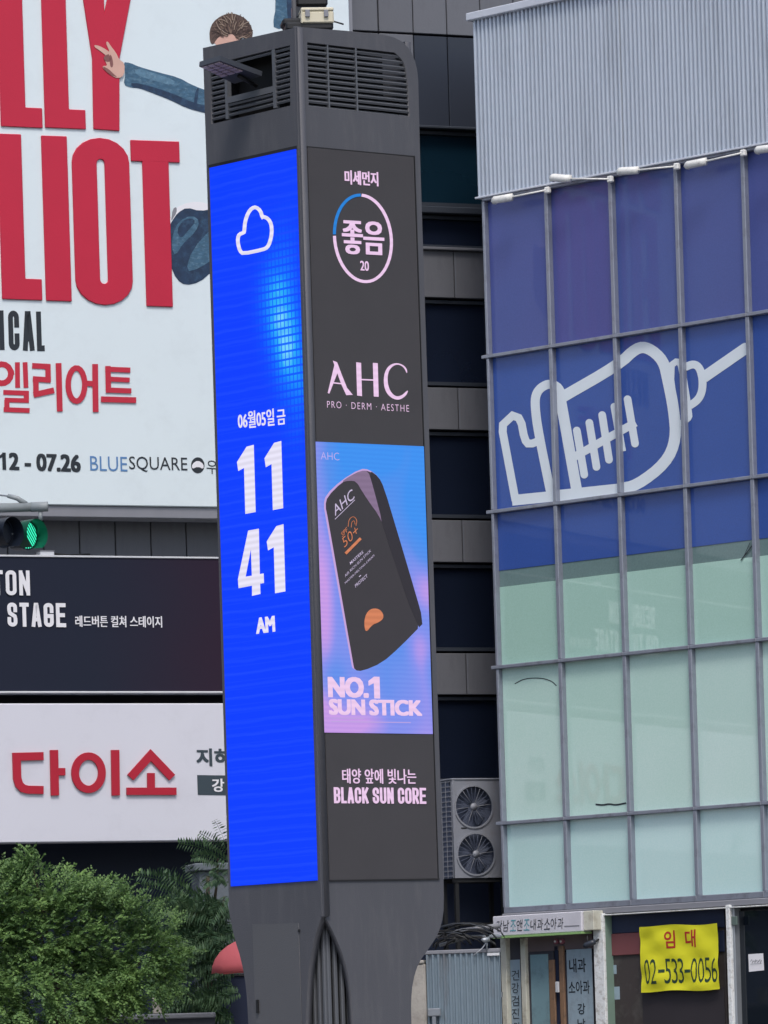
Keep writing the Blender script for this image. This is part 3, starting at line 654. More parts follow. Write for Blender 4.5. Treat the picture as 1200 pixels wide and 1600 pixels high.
gb.box('threshold', UC[0], UE, -.05, .08, .12, .24, M_CONC)
fbox('post', 781, 789.5, 1466, None, -.07, .06, M_CREAM); fbox('post', 812, 819.5, 1466, None, -.05, .06, M_CREAM)
fbox('side_panel', 790, 812, 1466, None, .0, .06, M_DFRAME)
fbox('vinyl_panel', 796.5, 812, 1500, None, -.012, -.001, M_DOORG2)
fbox('transom_panel', 820, 924, 1459, 1488, .0, .06, mat('dusty_header', (104, 92, 96), .8, .2, 3))
d1 = fbox('door', 820, 864, 1488, None, .0, .05, M_DFRAME); fbox('door_pane', 828, 856, 1492, 1760, -.012, -.002, M_DOORG, parent=None)
fbox('jamb', 856.5, 865, 1500, None, -.03, -.001, M_BROWN); fbox('jamb', 872, 879, 1478, None, -.035, .0, M_BROWN)
fbox('door_gap', 865.5, 871.5, 1478, None, .0, .02, M_DARK)
fbox('door', 879.5, 924, 1488, None, .0, .05, M_DFRAME); fbox('door_pane', 884.5, 924, 1484, 1770, -.012, -.002, M_DOORG2)
fbox('handle', 867, 872, 1534, 1551, -.06, -.036, M_LINE)
for j, ch in enumerate('건강검진'):
    gb.text('lettering', ch, (800, 1532 + j * 20), (811.5, 1531.5 + j * 20), 16, M_BLACK, -.0125, weight=.0)
gb.text('lettering', '원', (802, 1613), (812, 1612), 15, M_BLACK, -.0125)
gb.text('lettering', '내과', (890, 1520), (916, 1519), 22, M_BLACK, -.0125, weight=.012)
gb.text('lettering', '소아과', (889, 1554), (922, 1552.5), 21, M_BLACK, -.0125, weight=.012)
gb.text('lettering', '강', (903, 1585), (915, 1584.5), 17, M_BLACK, -.0125, weight=.01)
gb.text('lettering', '남', (903, 1609), (915, 1608.5), 17, M_BLACK, -.0125, weight=.01)
fbox('column', 925.5, 941.5, 1428, None, -.10, .06, M_PEEL); fbox('column_edge', 941.6, 944.5, 1428, None, -.07, .06, mat('green_edge', (116, 140, 128), .6, .1))
fbox('shop_interior', 945, 1131, 1426, None, .052, .085, M_INTD); fbox('shop_glass', 1147, 1290, 1424, None, .03, .06, M_SHOPG)
fbox('reflection_band', 945, 1003, 1460, 1494, .03, .051, M_INTR); fbox('interior_shade', 955, 1131, 1430, 1459, .032, .051, M_DARK); fbox('interior_shade', 1000, 1131, 1461, 1494, .034, .051, M_DARK)  # reddish band painted as an awning reflection, dark boards as indoor shade
fbox('interior_shelf', 1003, 1131, 1548, 1700, .036, .051, mat('brown_dark', (44, 40, 46), .7, .25, 2)); fbox('torn_paper', 957, 968, 1542, 1562, .049, .0505, M_DOORG2); fbox('torn_paper', 958, 963, 1508, 1522, .049, .0505, M_DOORG2)
fbox('post', 1133, 1139.5, 1414, None, -.09, .06, M_PEEL); fbox('post_edge', 1139.6, 1146.5, 1414, None, -.05, .06, M_STEEL)
fbox('hinge', 1142, 1151, 1432, 1446, -.075, -.051, mat('hinge_green', (88, 104, 100), .5, .1))
fs = Thing('clinic_sign', 'narrow whitish clinic sign with small brush Korean lettering over the doors', 'sign', PG, (UC[0], -.25, 2.5))
uA, zA1 = PG.uv(769.6, 1432, -.25); uB, _ = PG.uv(908, 1426, -.25); zA0 = PG.uv(770, 1466, -.25)[1]
fs.box('sign_face', uA, uB, -.25, -.09, zA0 + .02, zA1, mat('clinic_sign_face', (206, 206, 216), .5, .04, 2, dirt=(170, 170, 176), dirt_amt=.4), bev=.008)
fs.box('bottom_strip', uA, uB, -.255, -.09, zA0 - .005, zA0 + .0185, mat('green_strip', (140, 178, 116), .5, .1))
fs.box('end_box', uB + .002, uB + .16, -.22, -.06, zA0 + .03, zA1, M_CREAM, bev=.006)
M_TEALP = mat('teal_print', (88, 156, 170), .6, .05)
x = 776
for ch in '강남조앤조내과소아과':
    w = 10.6; mm = M_TEALP if ch == '조' else M_BLACK
    fs.text('lettering', ch, (x, 1456 - (x - 776) * .045), (x + w - 1.2, 1456 - (x + w - 776) * .045), 17.5, mm, -.2505, shear=.15); x += w
fs.strips('lettering', [pen([(883, 1447.5), (904, 1446.5)], 2.2)], -.2505, .001, M_GREYT)
for j, (x, y) in enumerate(((866, 1471), (875, 1470))): pass
# door closer / roses, lamp by the column
lp = Thing('wall_lamp', 'small dark lamp fixed to the white column beside the clinic doors', 'lamp', PG, PG.uv(922, 1475, -.2)[:1] + (-.2, PG.uv(922, 1475, -.2)[1]))
u, z = PG.uv(923, 1476, -.16)
lp.tube('lamp_body', [(u - .05, -.2, z - .02), (u - .03, -.2, z), (u + .04, -.18, z + .02), (u + .06, -.15, z + .03)], .032, mat('dark_lamp', (48, 54, 66), .4, .1), seg=10)
lp.tube('lamp_arm', [(u + .06, -.15, z + .03), (u + .07, -.09, z + .06)], .012, M_RUBB)
lp.tube('bracket_rod', [(u - .01, -.2, z + .0), (u - .01, -.2, z + .1)], .008, M_RUBB)
for x, lab in ((867, 'left one of two small round pink marked discs above the clinic doors'), (876, 'right one of two small round pink marked discs above the clinic doors')):
    u, z = PG.uv(x, 1471, -.04)
    t = Thing('door_disc', lab, 'disc', PG, (u, -.04, z), group='small discs over the doors')
    t.tube('disc_plate', [(u, -.0, z), (u, -.035, z)], .03, mat('pink_disc', (150, 92, 110), .5, .2, 20), seg=12)
    t.tube('disc_centre', [(u, -.036, z), (u, -.045, z)], .014, M_PRINTW, seg=10)
# yellow rental banner
def yellowmat():
    m = mat('yellow_cloth', (214, 212, 34), .7, .08, 3, .0)
    n, l = m.node_tree.nodes, m.node_tree.links
    return m
PBN = .0
yb_ = Thing('rental_banner', 'creased bright yellow cloth banner with red Korean word and dark phone number', 'banner', PG, PG.uv(1062, 1548, -.02)[:1] + (-.02, PG.uv(1062, 1548, -.02)[1]))
V, Fc = [], []; NX, NZ = 44, 36
def bnpt(a, b): 
    x = (1000 + 2.7 * b) * (1 - a) + (1122 + 2.5 * b) * a; y = (1447.5 + 102.5 * b) * (1 - a) + (1443 + 103 * b) * a
    return x, y + 1.2 * math.sin(a * 9 + 1) * (1 if b in (0, 1) else .5)
for j in range(NZ + 1):
    for i in range(NX + 1):
        a, b = i / NX, j / NZ; u, z = PG.uv(*bnpt(a, b), -.02)
        w = .010 * math.sin(14 * (a + .6 * b) + 2 * math.sin(5 * b)) * math.exp(-((a - .15) / .35) ** 2) + .007 * math.sin(11 * (a - .9 * b) + 3 * a) + .006 * math.sin(23 * b + 7 * a) * (b) + random.uniform(-.001, .001)
        V.append(yb_.L(u, -.03 - w, z))
for j in range(NZ):
    for i in range(NX): k = j * (NX + 1) + i; Fc.append((k, k + NX + 1, k + NX + 2, k + 1))
bo = link('cloth', mesh_from(V, Fc, yellowmat(), True), yb_.e)
MRB = mat('banner_red', (172, 38, 34), .7, .08); MGB = mat('banner_ink', (34, 62, 44), .7, .1)
def ontext(*a, **k):
    o = yb_.text(*a, **k); return o
def drape(o):
    """bend lettering with the cloth so that it stays printed on it"""
    inv = {}
    me = o.data
    bm = bmesh.new(); bm.from_mesh(me); bmesh.ops.subdivide_edges(bm, edges=[e for e in bm.edges if e.calc_length() > .03], cuts=2); bmesh.ops.triangulate(bm, faces=bm.faces[:]); bm.to_mesh(me); bm.free()
    from mathutils.bvhtree import BVHTree
    bv = drape.bv
    for v in me.vertices:
        h = bv.ray_cast(Vector((v.co.x, -1, v.co.z)), Vector((0, 1, 0)))
        if h[0]: v.co.y = h[0].y - .0025
from mathutils.bvhtree import BVHTree
drape.bv = BVHTree.FromPolygons([v.co.copy() for v in bo.data.vertices], [tuple(p.vertices) for p in bo.data.polygons])
drape(ontext('lettering', '임', (1037, 1482), (1053, 1481.5), 28, MRB, -.05, weight=.02)); drape(ontext('lettering', '대', (1069, 1480.5), (1086, 1480), 28, MRB, -.05, weight=.02))
xx = 1006
for ch in '02-533-0056':
    w = 10.4
    if ch == '-': drape(ontext('lettering', '-', (xx + .5, 1520), (xx + w - 1, 1519.5), 5, MGB, -.05, weight=.01))
    else: drape(ontext('lettering', ch, (xx, 1538 - (xx - 1006) * .03), (xx + w - 1.2, 1538 - (xx + w - 1006) * .03), 39, MGB, -.05, weight=-.005))
    xx += w
pn = Thing('paper_notice', 'small white paper notice taped on the dark glass at right edge', 'notice', PG, PG.uv(1181, 1518, 0)[:1] + (.0, PG.uv(1181, 1518, 0)[1]))
pn.poly('paper', [(1169.5, 1491), (1192.5, 1489.5), (1194, 1516), (1170.5, 1518.5)], .029, .003, M_PRINTW)
pn.strips('scribble', [pen([(1173 + i * 2.2, 1502 + (i % 2) * 2.5 + .5 * math.sin(i)), (1174.5 + i * 2.2, 1499.5 + (i % 3))], .9) for i in range(8)] + [pen([(1173, 1506.5), (1190, 1505.5)], .6)], .0255, .0005, M_GREYT)

# ------------------------------------------------------------------ display tower
PR = Pl(467, 232, 56.0, 39.0); PLf = Pl(467, 232, 56.0, -51.0)
tw = Thing('display_tower', 'tall dark grey square display tower with lit blue clock screen and advertising screen', 'tower', PR, (0, 0, .12))
S = 1.505
def ruv(pts): return [PR.uv(x, y) for x, y in pts]
def luv(pts): return [PLf.uv(x, y) for x, y in pts]
GRH = smooth([(617, 82), (633, 98), (637.5, 133)], 2)
ghole = ruv([(480, 66)] + GRH + [(640, 182), (482.5, 166)])
r_out = ruv([(472.5, 42.5), (540, 48), (590, 53)] + smooth([(598, 54), (622, 60), (641, 77), (651, 102), (653.5, 125)], 1) + [(656.5, 247), (693, 1373)] + smooth([(693.5, 1400), (693, 1430), (686, 1457), (671, 1481), (654, 1504), (645, 1533), (642, 1567), (643, 1600)], 1))
r_in = ruv(smooth([(552, 1600), (548, 1540), (538, 1497), (523, 1460), (509, 1434)], 1))
ulow, uin = r_out[-1][0], r_in[0][0]
u0R = PR.uv(472.5, 42.5)[0]
right_outline = r_out + [(ulow, .12), (uin, .12)] + r_in + [(u0R + .0, r_in[-1][1] + .02)]
TP = .07
o = link('front_panel', plate_mesh([right_outline, ghole], 0, TP, M_POLE, ident, tw.base), tw.e)
l_out = luv([(462.5, 43), (317, 75), (357, 1385)] + smooth([(358, 1425), (366, 1465), (377, 1500), (385, 1543), (388, 1600)], 1))
l_in = luv(smooth([(478, 1600), (480, 1540), (485, 1497), (493, 1460), (502, 1434)], 1))
u0L = PLf.uv(464.5, 43)[0]
uLmin = luv([(317, 75)])[0][0]
lhole = luv([(328, 101), (453, 70.5), (453.5, 165), (330, 194)])
left_outline = [(u0L, l_out[0][1])] + l_out[1:] + [(l_out[-1][0], .12), (l_in[0][0], .12)] + l_in + [(u0L, l_in[-1][1] + .02)]
tw.d = 0
o2 = link('side_panel', plate_mesh([left_outline, lhole], 0, TP, M_POLE, leftside, tw.base), tw.e)
# the two far faces and the roof, so the tower is whole from other sides
ZTOP = PR.uv(467, 41)[1]
uR2 = max(p[0] for p in r_out); uL2 = -min(p[0] for p in l_out)
zcut = PR.uv(690, 1440)[1]
mir = [(u, z) for u, z in r_out if z > zcut + .02]; mir += [(mir[-1][0], zcut), (u0R, zcut)]
link('back_panel', plate_mesh([mir], uL2 - TP, uL2, M_POLE, ident, tw.base), tw.e)
link('back_panel', plate_mesh([[(-u, z) for u, z in mir]], uR2 - TP - .02, uR2 - .02, M_POLE, lambda u, d, z: (d, -u, z), tw.base), tw.e)
tw.box('roof_plate', .08, uR2 - .45, .08, uL2 - .08, ZTOP - .12, ZTOP - .09, M_POLE)
zlo = PR.uv(500, 1380)[1]
tw.box('core', .16, uR2 - .16, .16, uL2 - .16, PR.uv(500, 1405)[1] + .001, ZTOP - 1.3, M_HOLE); tw.box('core', .16, 1.02, .16, 1.02, .12, PR.uv(500, 1405)[1], M_HOLE); tw.box('core', uR2 - .299, uR2 - .10, .20, uL2 - .30, ZTOP - 1.3, ZTOP - .55, M_HOLE)
tw.box('core', .20, uR2 - .30, .20, uL2 - .30, ZTOP - 1.299, ZTOP - .16, M_HOLE)
for k in range(11):                                 # fluted inner column that shows between the legs
    q = .14 + k * .082
    tw.box('rib', q, q + .042, .115, .159, .12, PR.uv(500, 1405)[1], M_SLAT, bev=.008)
    tw.box('rib', .115, .159, q, q + .042, .12, PR.uv(500, 1405)[1], M_SLAT, bev=.008)
tw.box('corner_post', .009, .045, .009, .045, zlo - .1, ZTOP - .01, M_SEAM)
tw.box('corner_trim', -.004, u0R - .012, -.004, .03, PR.uv(505, 1432)[1], ZTOP - .004, M_POLE, bev=.004)
# grilles: real slats with dividers
def slats(P, xf, xa, ya, xb, dy, nrow, cols, skip=(), clip=None):
    for r in range(nrow):
        uA_, zz = P.uv(xa, ya + r * dy)
        for c, (ca_, cb_) in enumerate(cols):
            if (r, c) in skip: continue
            a = P.uv(ca_, 120)[0]; b = P.uv(cb_, 120)[0]
            if clip: b = min(b, clip(zz))
            me_w = b - a
            if me_w < .03: continue
            V = [(a, .014, zz - .020), (b, .014, zz - .020), (b, .055, zz + .008), (a, .055, zz + .008), (a, .004, zz - .002), (b, .004, zz - .002), (b, .05, zz + .026), (a, .05, zz + .026)]
            V = [Vector(xf(*v)) - tw.base for v in V]
            me = mesh_from(V, [(0, 1, 2, 3), (7, 6, 5, 4), (0, 4, 5, 1), (1, 5, 6, 2), (2, 6, 7, 3), (3, 7, 4, 0)], M_SLAT)
            link('slat', me, tw.e)
zgt = PR.uv(617, 82)[1]; zgm = PR.uv(637.5, 133)[1]; ugt = PR.uv(617, 82)[0]; ugm = PR.uv(637.5, 133)[0]
def clipr(z):
    if z >= zgt: return ugt - .02
    if z > zgm: return ugt + (ugm - ugt) * math.sqrt(max(0, 1 - ((z - zgm) / (zgt - zgm)) ** 2))
    return ugm + .02
slats(PR, ident, 481, 71, 640, 8.6, 12, [(480, 512.5), (514.5, 556.5), (558.5, 641)], clip=clipr)
for x in (513.5, 557.5):
    u = PR.uv(x, 120)[0]; tw.box('grille_divider', u - .008, u + .008, .001, .05, PR.uv(x, 176)[1], PR.uv(x, 66 + (x - 480) * .115)[1], M_SLAT)
slats(PLf, leftside, 328, 106, 454, 8.0, 11, [(328.5, 350), (354.5, 425.5), (430, 453)], skip=[(r, 1) for r in (1, 2, 3, 4, 5, 6, 7)])
for xq in ((350.5, 354.5), (425.5, 430)):
    a, b = PLf.uv(xq[0], 120)[0], PLf.uv(xq[1], 120)[0]
    tw.box('grille_divider', a, b, .001, .05, PLf.uv(xq[0], 192 - (xq[0] - 328) * .23)[1], PLf.uv(xq[0], 97 - (xq[0] - 328) * .22)[1], M_SLAT, xf=leftside)
a, b = PLf.uv(354.5, 120)[0], PLf.uv(425.5, 120)[0]; zq = PLf.uv(354.5, 157)[1]
tw.box('grille_rail', a, b, .002, .05, zq - .03, zq + .03, M_SLAT, xf=leftside)
# blue clock screen (left face)
def bluemat(cu_, cz_):
    m = bpy.data.materials.new('blue_led_screen'); m.use_nodes = True; n, l = m.node_tree.nodes, m.node_tree.links; b = n['Principled BSDF']
    b.inputs['Base Color'].default_value = (.005, .008, .03, 1); b.inputs['Roughness'].default_value = .6; b.inputs['Specular IOR Level'].default_value = .1; b.inputs['Emission Strength'].default_value = LEDK
    tc = n.new('ShaderNodeTexCoord'); sp = n.new('ShaderNodeSeparateXYZ'); l.new(tc.outputs['Object'], sp.inputs[0])
    def M(op, a, b_=None, c=None):
        q = n.new('ShaderNodeMath'); q.operation = op
        for i, v in enumerate((a, b_, c)):
            if v is None: continue
            if isinstance(v, (int, float)): q.inputs[i].default_value = v
            else: l.new(v, q.inputs[i])
        return q.outputs[0]
    u, z = sp.outputs[1], sp.outputs[2]          # along the face (local y grows to the left in view), up
    dz = M('SUBTRACT', z, cz_); t1 = M('MULTIPLY', M('MULTIPLY', dz, dz), -2.6)
    ctr = M('MULTIPLY_ADD', M('SINE', M('MULTIPLY_ADD', dz, 2.2, .5)), .13, cu_)
    du = M('SUBTRACT', u, ctr); t2 = M('MULTIPLY', M('MULTIPLY', du, du), -18)
    nz = n.new('ShaderNodeTexNoise'); nz.inputs['Scale'].default_value = 2.2; l.new(tc.outputs['Object'], nz.inputs['Vector'])
    g = M('MULTIPLY', M('EXPONENT', M('ADD', t1, t2)), M('MULTIPLY_ADD', nz.outputs['Fac'], 1.5, .25))
    # LED cabinet cells
    cu2 = M('ABSOLUTE', M('SUBTRACT', M('FRACT', M('MULTIPLY', u, 17)), .5)); cz2 = M('ABSOLUTE', M('SUBTRACT', M('FRACT', M('MULTIPLY', z, 13.0)), .5))
    cell = M('MULTIPLY', M('LESS_THAN', cu2, .40), M('LESS_THAN', cz2, .36))
    k = M('MULTIPLY', g, M('MULTIPLY_ADD', cell, .75, .25))
    cr = n.new('ShaderNodeValToRGB'); e = cr.color_ramp.elements
    e[0].position = 0; e[0].color = lin((2, 60, 255)); e[1].position = 1; e[1].color = lin((120, 215, 250))
    x = cr.color_ramp.elements.new(.35); x.color = lin((8, 120, 252)); x = cr.color_ramp.elements.new(.7); x.color = lin((40, 175, 246))
    l.new(k, cr.inputs[0])
    wv = n.new('ShaderNodeTexWave'); wv.bands_direction = 'Z'; wv.inputs['Scale'].default_value = 2.6; wv.inputs['Distortion'].default_value = 1.2; wv.inputs['Detail'].default_value = 1
    l.new(tc.outputs['Object'], wv.inputs['Vector'])
    mp = n.new('ShaderNodeMapRange'); mp.inputs[1].default_value = .75; mp.inputs[3].default_value = 0; mp.inputs[4].default_value = .10; l.new(wv.outputs['Fac'], mp.inputs[0])
    ln = M('MULTIPLY', M('GREATER_THAN', cz2, .42), .05)
    fa = M('ADD', mp.outputs[0], ln)
    mx = n.new('ShaderNodeMix'); mx.data_type = 'RGBA'; mx.inputs[7].default_value = lin((60, 110, 255)); l.new(fa, mx.inputs[0]); l.new(cr.outputs[0], mx.inputs[6])
    l.new(mx.outputs[2], b.inputs['Emission Color']); return m
gc = PLf.uv(452, 520)
mb = bluemat(-gc[0] , gc[1] - .12)
scr = tw.poly('clock_screen', [(328.5, 262.5), (463, 233), (496.5, 1375.5), (362, 1385)], -.001, .012, mb, xf=leftside, uvpl=PLf)
tw.poly('screen_surround', [(326, 258), (464, 227.5), (464.3, 232), (326.6, 263)], -.001, .006, M_SEAM, xf=leftside, uvpl=PLf)
LW = led('led_white', (236, 232, 252), 1.0, .14); LP = led('led_pink', (240, 205, 240), 1.0, .08); LB = led('led_blue_arc', (36, 130, 216), 1., .08)
DL = -.0145
kw = dict(xf=leftside, uvpl=PLf, parent=scr)
cl = smooth([(380, 396.5), (375, 392), (372, 381), (371.6, 372), (374, 366), (381, 363.5), (381.8, 361), (383, 346), (388, 332), (394, 325), (400, 323.5), (407, 329), (410, 339.5), (412, 338.5), (419, 341.5), (424, 350), (425, 364), (422, 378), (418, 386.5), (411, 390)], 1, True) or smooth([(376, 397), (374, 378), (377, 369), (385, 362), (386, 352), (389, 335), (398, 325), (408, 328), (414, 340), (423, 352), (423, 372), (419, 384), (398, 391)], 2, True)
tw.strips('cloud_symbol', [pen(cl, 5.6, True)], DL, .002, LW, **kw)
tw.text('date_lettering', '06월05일', (373, 670.5), (429, 664.5), 25, LW, DL, bold=(1.1, .5), up=(-1, -26), **kw); tw.text('date_lettering', '금', (434, 664), (446.5, 662.5), 21, LW, DL, bold=(1.1, .5), up=(-1, -23), **kw)
def dig(parts): tw.strips('digit', parts, DL, .002, LW, stagger=.0003, **kw)
def one(x0, yb, yt, w=19):    # heavy "1": stem + flag
    return [('p', [(x0 + 12, yb), (x0 + 28, yb - 3), (x0 + 25, yt - 3), (x0 + 14, yt), (x0 - 1, yt + 24), (x0 + 1, yt + 38), (x0 + 10, yt + 33)], True)]
dig(one(371.5, 803, 698)); dig(one(414.5, 797, 692)); dig(one(418, 927, 822))
dig([('p', [(394, 931), (407, 928), (406.5, 912), (412.5, 911), (412, 896), (406, 897), (404.5, 826), (388, 829), (372, 905), (373, 919), (394, 915)], True)])
DKB = led('led_blue_gap', (2, 60, 255), 1.0)
tw.poly('digit_gap', [(393.5, 899.5), (392, 859), (384, 901)], DL - .0025, .001, DKB, **kw)
tw.text('lettering', 'AM', (402, 990), (429.5, 986.5), 23.5, LW, DL, bold=(2.6, 1), up=(-1.2, -24), **kw)
# front screen (right face), unlit where dark
rs = tw.poly('advert_screen', [(479.5, 230), (645, 245.5), (683, 1372.5), (514, 1375)], -.001, .010, M_LEDOFF, uvpl=PR)
tw.strips('panel_seam', [pen([(478, 229), (646.5, 244.5)], 1.3), pen([(646.8, 244), (684.3, 1374)], 1.0), pen([(513, 1376), (685, 1373.6)], 1.6)], -.001, .0115, M_SEAM, uvpl=PR)
tw.strips('panel_seam', [pen([(485, 1448), (500, 1448)], .01)], .03, .0015, M_SEAM, uvpl=PR)
DR = -.0125; kr_ = dict(uvpl=PR, parent=rs)
tw.text('lettering', '미세먼지', (539, 287.5), (590.5, 291), 21.5, LP, DR, bold=(1.2, .8), **kr_)
circ = lambda a0, a1: [(567 + 44.5 * math.cos(math.radians(a)) - .03 * 67 * math.sin(math.radians(a)) , 372.5 - 67.5 * math.sin(math.radians(a)) + 4 * math.cos(math.radians(a))) for a in [a0 + (a1 - a0) * i / 40 for i in range(41)]]
tw.strips('ring', [pen(circ(90, -180), 4.6, cap=False)], DR, .002, LP, **kr_); tw.strips('ring', [pen(circ(92, 178), 4.6, cap=False)], DR - .0004, .002, LB, **kr_)
tw.text('lettering', '좋음', (536, 396), (599, 399.5), 51, LP, DR, weight=.0, bold=(3.2, 1.0), up=(-1, -52), **kr_)
tw.text('lettering', '20', (563, 422.5), (576, 423.5), 15, LP, DR, bold=(.6, .3), **kr_)
# A H C drawn with stressed strokes
tw.strips('lettering', [('p', [(512, 614), (514.5, 615), (527, 583), (526, 566), (520, 563.5), (523, 568)], True), ('p', [(520, 563.5), (526.5, 566), (534, 586), (542, 606), (551, 617), (541, 617.5), (533, 600), (524, 575)], True), pen([(519, 598), (537, 600)], 1.9)], DR, .002, LP, **kr_)
tw.strips('lettering', [('p', [(556.5, 566), (564, 567), (565.5, 619), (558, 618)], True), ('p', [(582.5, 567), (590, 567.5), (591.5, 620), (584, 619.5)], True), pen([(562, 593), (586, 594)], 2.0)], DR, .002, LP, **kr_)
co = [(636, 585), (632, 575), (624, 569.5), (615, 570.5), (606.5, 580), (605, 596), (609, 611), (618, 620), (628, 618), (635, 611), (638, 610), (634, 619), (622, 626), (608, 620), (600, 606), (599.5, 586), (606, 572), (618, 566.5), (630, 570), (636, 577)]
tw.strips('lettering', [('p', smooth(co, 2, True), True)], DR, .002, LP, **kr_)
tw.text('lettering', 'PRO · DERM · AESTHE', (511, 637), (639, 643.5), 10.5, LP, DR, weight=-.012, spacing=1.25, **kr_)
def admat():
    m = bpy.data.materials.new('advert_picture'); m.use_nodes = True; n, l = m.node_tree.nodes, m.node_tree.links; b = n['Principled BSDF']
    b.inputs['Base Color'].default_value = (.01, .01, .02, 1); b.inputs['Roughness'].default_value = .7; b.inputs['Specular IOR Level'].default_value = .1; b.inputs['Emission Strength'].default_value = .95 * LEDK
    tc = n.new('ShaderNodeTexCoord'); nz = n.new('ShaderNodeTexNoise'); nz.inputs['Scale'].default_value = .95; nz.inputs['Detail'].default_value = 1.2; nz.inputs['Distortion'].default_value = .5
    mp = n.new('ShaderNodeMapping'); mp.inputs['Location'].default_value = (3.1, 0, .35); mp.inputs['Scale'].default_value = (1.3, 1, .8); l.new(tc.outputs['Object'], mp.inputs[0]); l.new(mp.outputs[0], nz.inputs['Vector'])
    sp = n.new('ShaderNodeSeparateXYZ'); l.new(tc.outputs['Object'], sp.inputs[0])
    zc = PR.uv(500, 920)[1] - .12
    mr = n.new('ShaderNodeMapRange'); mr.inputs[1].default_value = zc - 1.45; mr.inputs[2].default_value = zc + 1.5; mr.inputs[3].default_value = .30; mr.inputs[4].default_value = -.14; l.new(sp.outputs[2], mr.inputs[0])
    ml = n.new('ShaderNodeMapRange'); ml.inputs[1].default_value = .1; ml.inputs[2].default_value = .9; ml.inputs[3].default_value = .16; ml.inputs[4].default_value = -.12; l.new(sp.outputs[0], ml.inputs[0])
    ad = n.new('ShaderNodeMath'); ad.operation = 'ADD'; l.new(nz.outputs['Fac'], ad.inputs[0]); l.new(mr.outputs[0], ad.inputs[1])
    ad2 = n.new('ShaderNodeMath'); ad2.operation = 'ADD'; l.new(ad.outputs[0], ad2.inputs[0]); l.new(ml.outputs[0], ad2.inputs[1])
    cr = n.new('ShaderNodeValToRGB'); e = cr.color_ramp.elements; e[0].position = .3; e[0].color = lin((62, 150, 246)); e[1].position = .86; e[1].color = lin((206, 160, 236))
    q = e.new(.48); q.color = lin((88, 148, 240)); q = e.new(.66); q.color = lin((140, 150, 242)); 
    def blob(px_, py_, rx_, rz_, k_, src):
        u0, z0 = PR.uv(px_, py_); a_ = n.new('ShaderNodeVectorMath'); a_.operation = 'SUBTRACT'; l.new(tc.outputs['Object'], a_.inputs[0]); a_.inputs[1].default_value = (u0, 0, z0 - .12)
        b2 = n.new('ShaderNodeVectorMath'); b2.operation = 'MULTIPLY'; l.new(a_.outputs[0], b2.inputs[0]); b2.inputs[1].default_value = (1 / rx_, 0, 1 / rz_)
        c2 = n.new('ShaderNodeVectorMath'); c2.operation = 'DOT_PRODUCT'; l.new(b2.outputs[0], c2.inputs[0]); l.new(b2.outputs[0], c2.inputs[1])
        d2 = n.new('ShaderNodeMath'); d2.operation = 'MULTIPLY'; d2.inputs[1].default_value = -1; l.new(c2.outputs['Value'], d2.inputs[0])
        e2 = n.new('ShaderNodeMath'); e2.operation = 'EXPONENT'; l.new(d2.outputs[0], e2.inputs[0])
        f2 = n.new('ShaderNodeMath'); f2.operation = 'MULTIPLY_ADD'; f2.inputs[1].default_value = k_; l.new(e2.outputs[0], f2.inputs[0]); l.new(src, f2.inputs[2]); return f2.outputs[0]
    o_ = ad2.outputs[0]
    for bl_ in ((668, 925, .22, .22, .34), (662, 1010, .16, .2, .22), (500, 730, .22, .5, .10), (640, 800, .35, .5, -.14), (560, 1130, .3, .12, .22), (500, 900, .1, .8, .05), (590, 705, .3, .2, -.12), (515, 1050, .2, .2, -.1)): o_ = blob(*bl_, o_)
    l.new(o_, cr.inputs[0])
    wv = n.new('ShaderNodeTexWave'); wv.bands_direction = 'Z'; wv.inputs['Scale'].default_value = 7; wv.inputs['Distortion'].default_value = 1; l.new(tc.outputs['Object'], wv.inputs['Vector'])
    mx = n.new('ShaderNodeMix'); mx.data_type = 'RGBA'; mx.blend_type = 'MULTIPLY'; ws_ = n.new('ShaderNodeMath'); ws_.operation = 'MULTIPLY'; ws_.inputs[1].default_value = .16
    l.new(wv.outputs['Fac'], ws_.inputs[0]); l.new(ws_.outputs[0], mx.inputs[0]); l.new(cr.outputs[0], mx.inputs[6]); mx.inputs[7].default_value = (.4, .45, .8, 1)
    l.new(mx.outputs[2], b.inputs['Emission Color']); return m
adp = tw.poly('advert_picture', [(491, 690), (662, 697.5), (676, 1147), (505, 1144.5)], -.013, .003, admat(), uvpl=PR)
DA = -.0165; ka = dict(uvpl=PR, parent=adp)
def Z2(p): return [(330 + x / 2.963, 620 + y / 2.963) for x, y in p]
LRIM = led('led_rim', (206, 170, 226), .9); LDK = mat('led_stick_dark', (66, 64, 68), .8, .06, 3, spec=.2); LDK2 = mat('led_stick_side', (56, 54, 60), .8, .06, 3, spec=.2); LOR = led('led_orange', (226, 138, 98), .9, .15); LMID = led('led_mauve', (150, 126, 160), .8, .1)
body = smooth(Z2([(520, 500), (530, 455), (600, 388), (690, 333), (730, 336), (775, 370), (800, 420), (905, 770), (985, 1045), (870, 1162), (790, 1232), (700, 1270), (656, 1262), (648, 1235), (530, 560)]), 1, True)
tw.poly('stick_picture', body, DA, .0010, LRIM, **ka)
body2 = smooth(Z2([(528, 505), (538, 462), (604, 396), (690, 343), (728, 342), (775, 372), (800, 420), (905, 770), (985, 1045), (870, 1162), (790, 1232), (700, 1270), (664, 1266), (657, 1235), (540, 560)]), 1, True)
tw.poly('stick_picture', body2, DA - .0015, .0010, LDK, **ka)
tw.poly('stick_picture', smooth(Z2([(730, 338), (775, 370), (800, 420), (860, 620), (930, 860), (985, 1045), (955, 1075), (800, 620), (760, 470)]), 1, True), DA - .003, .0008, LDK2, **ka)
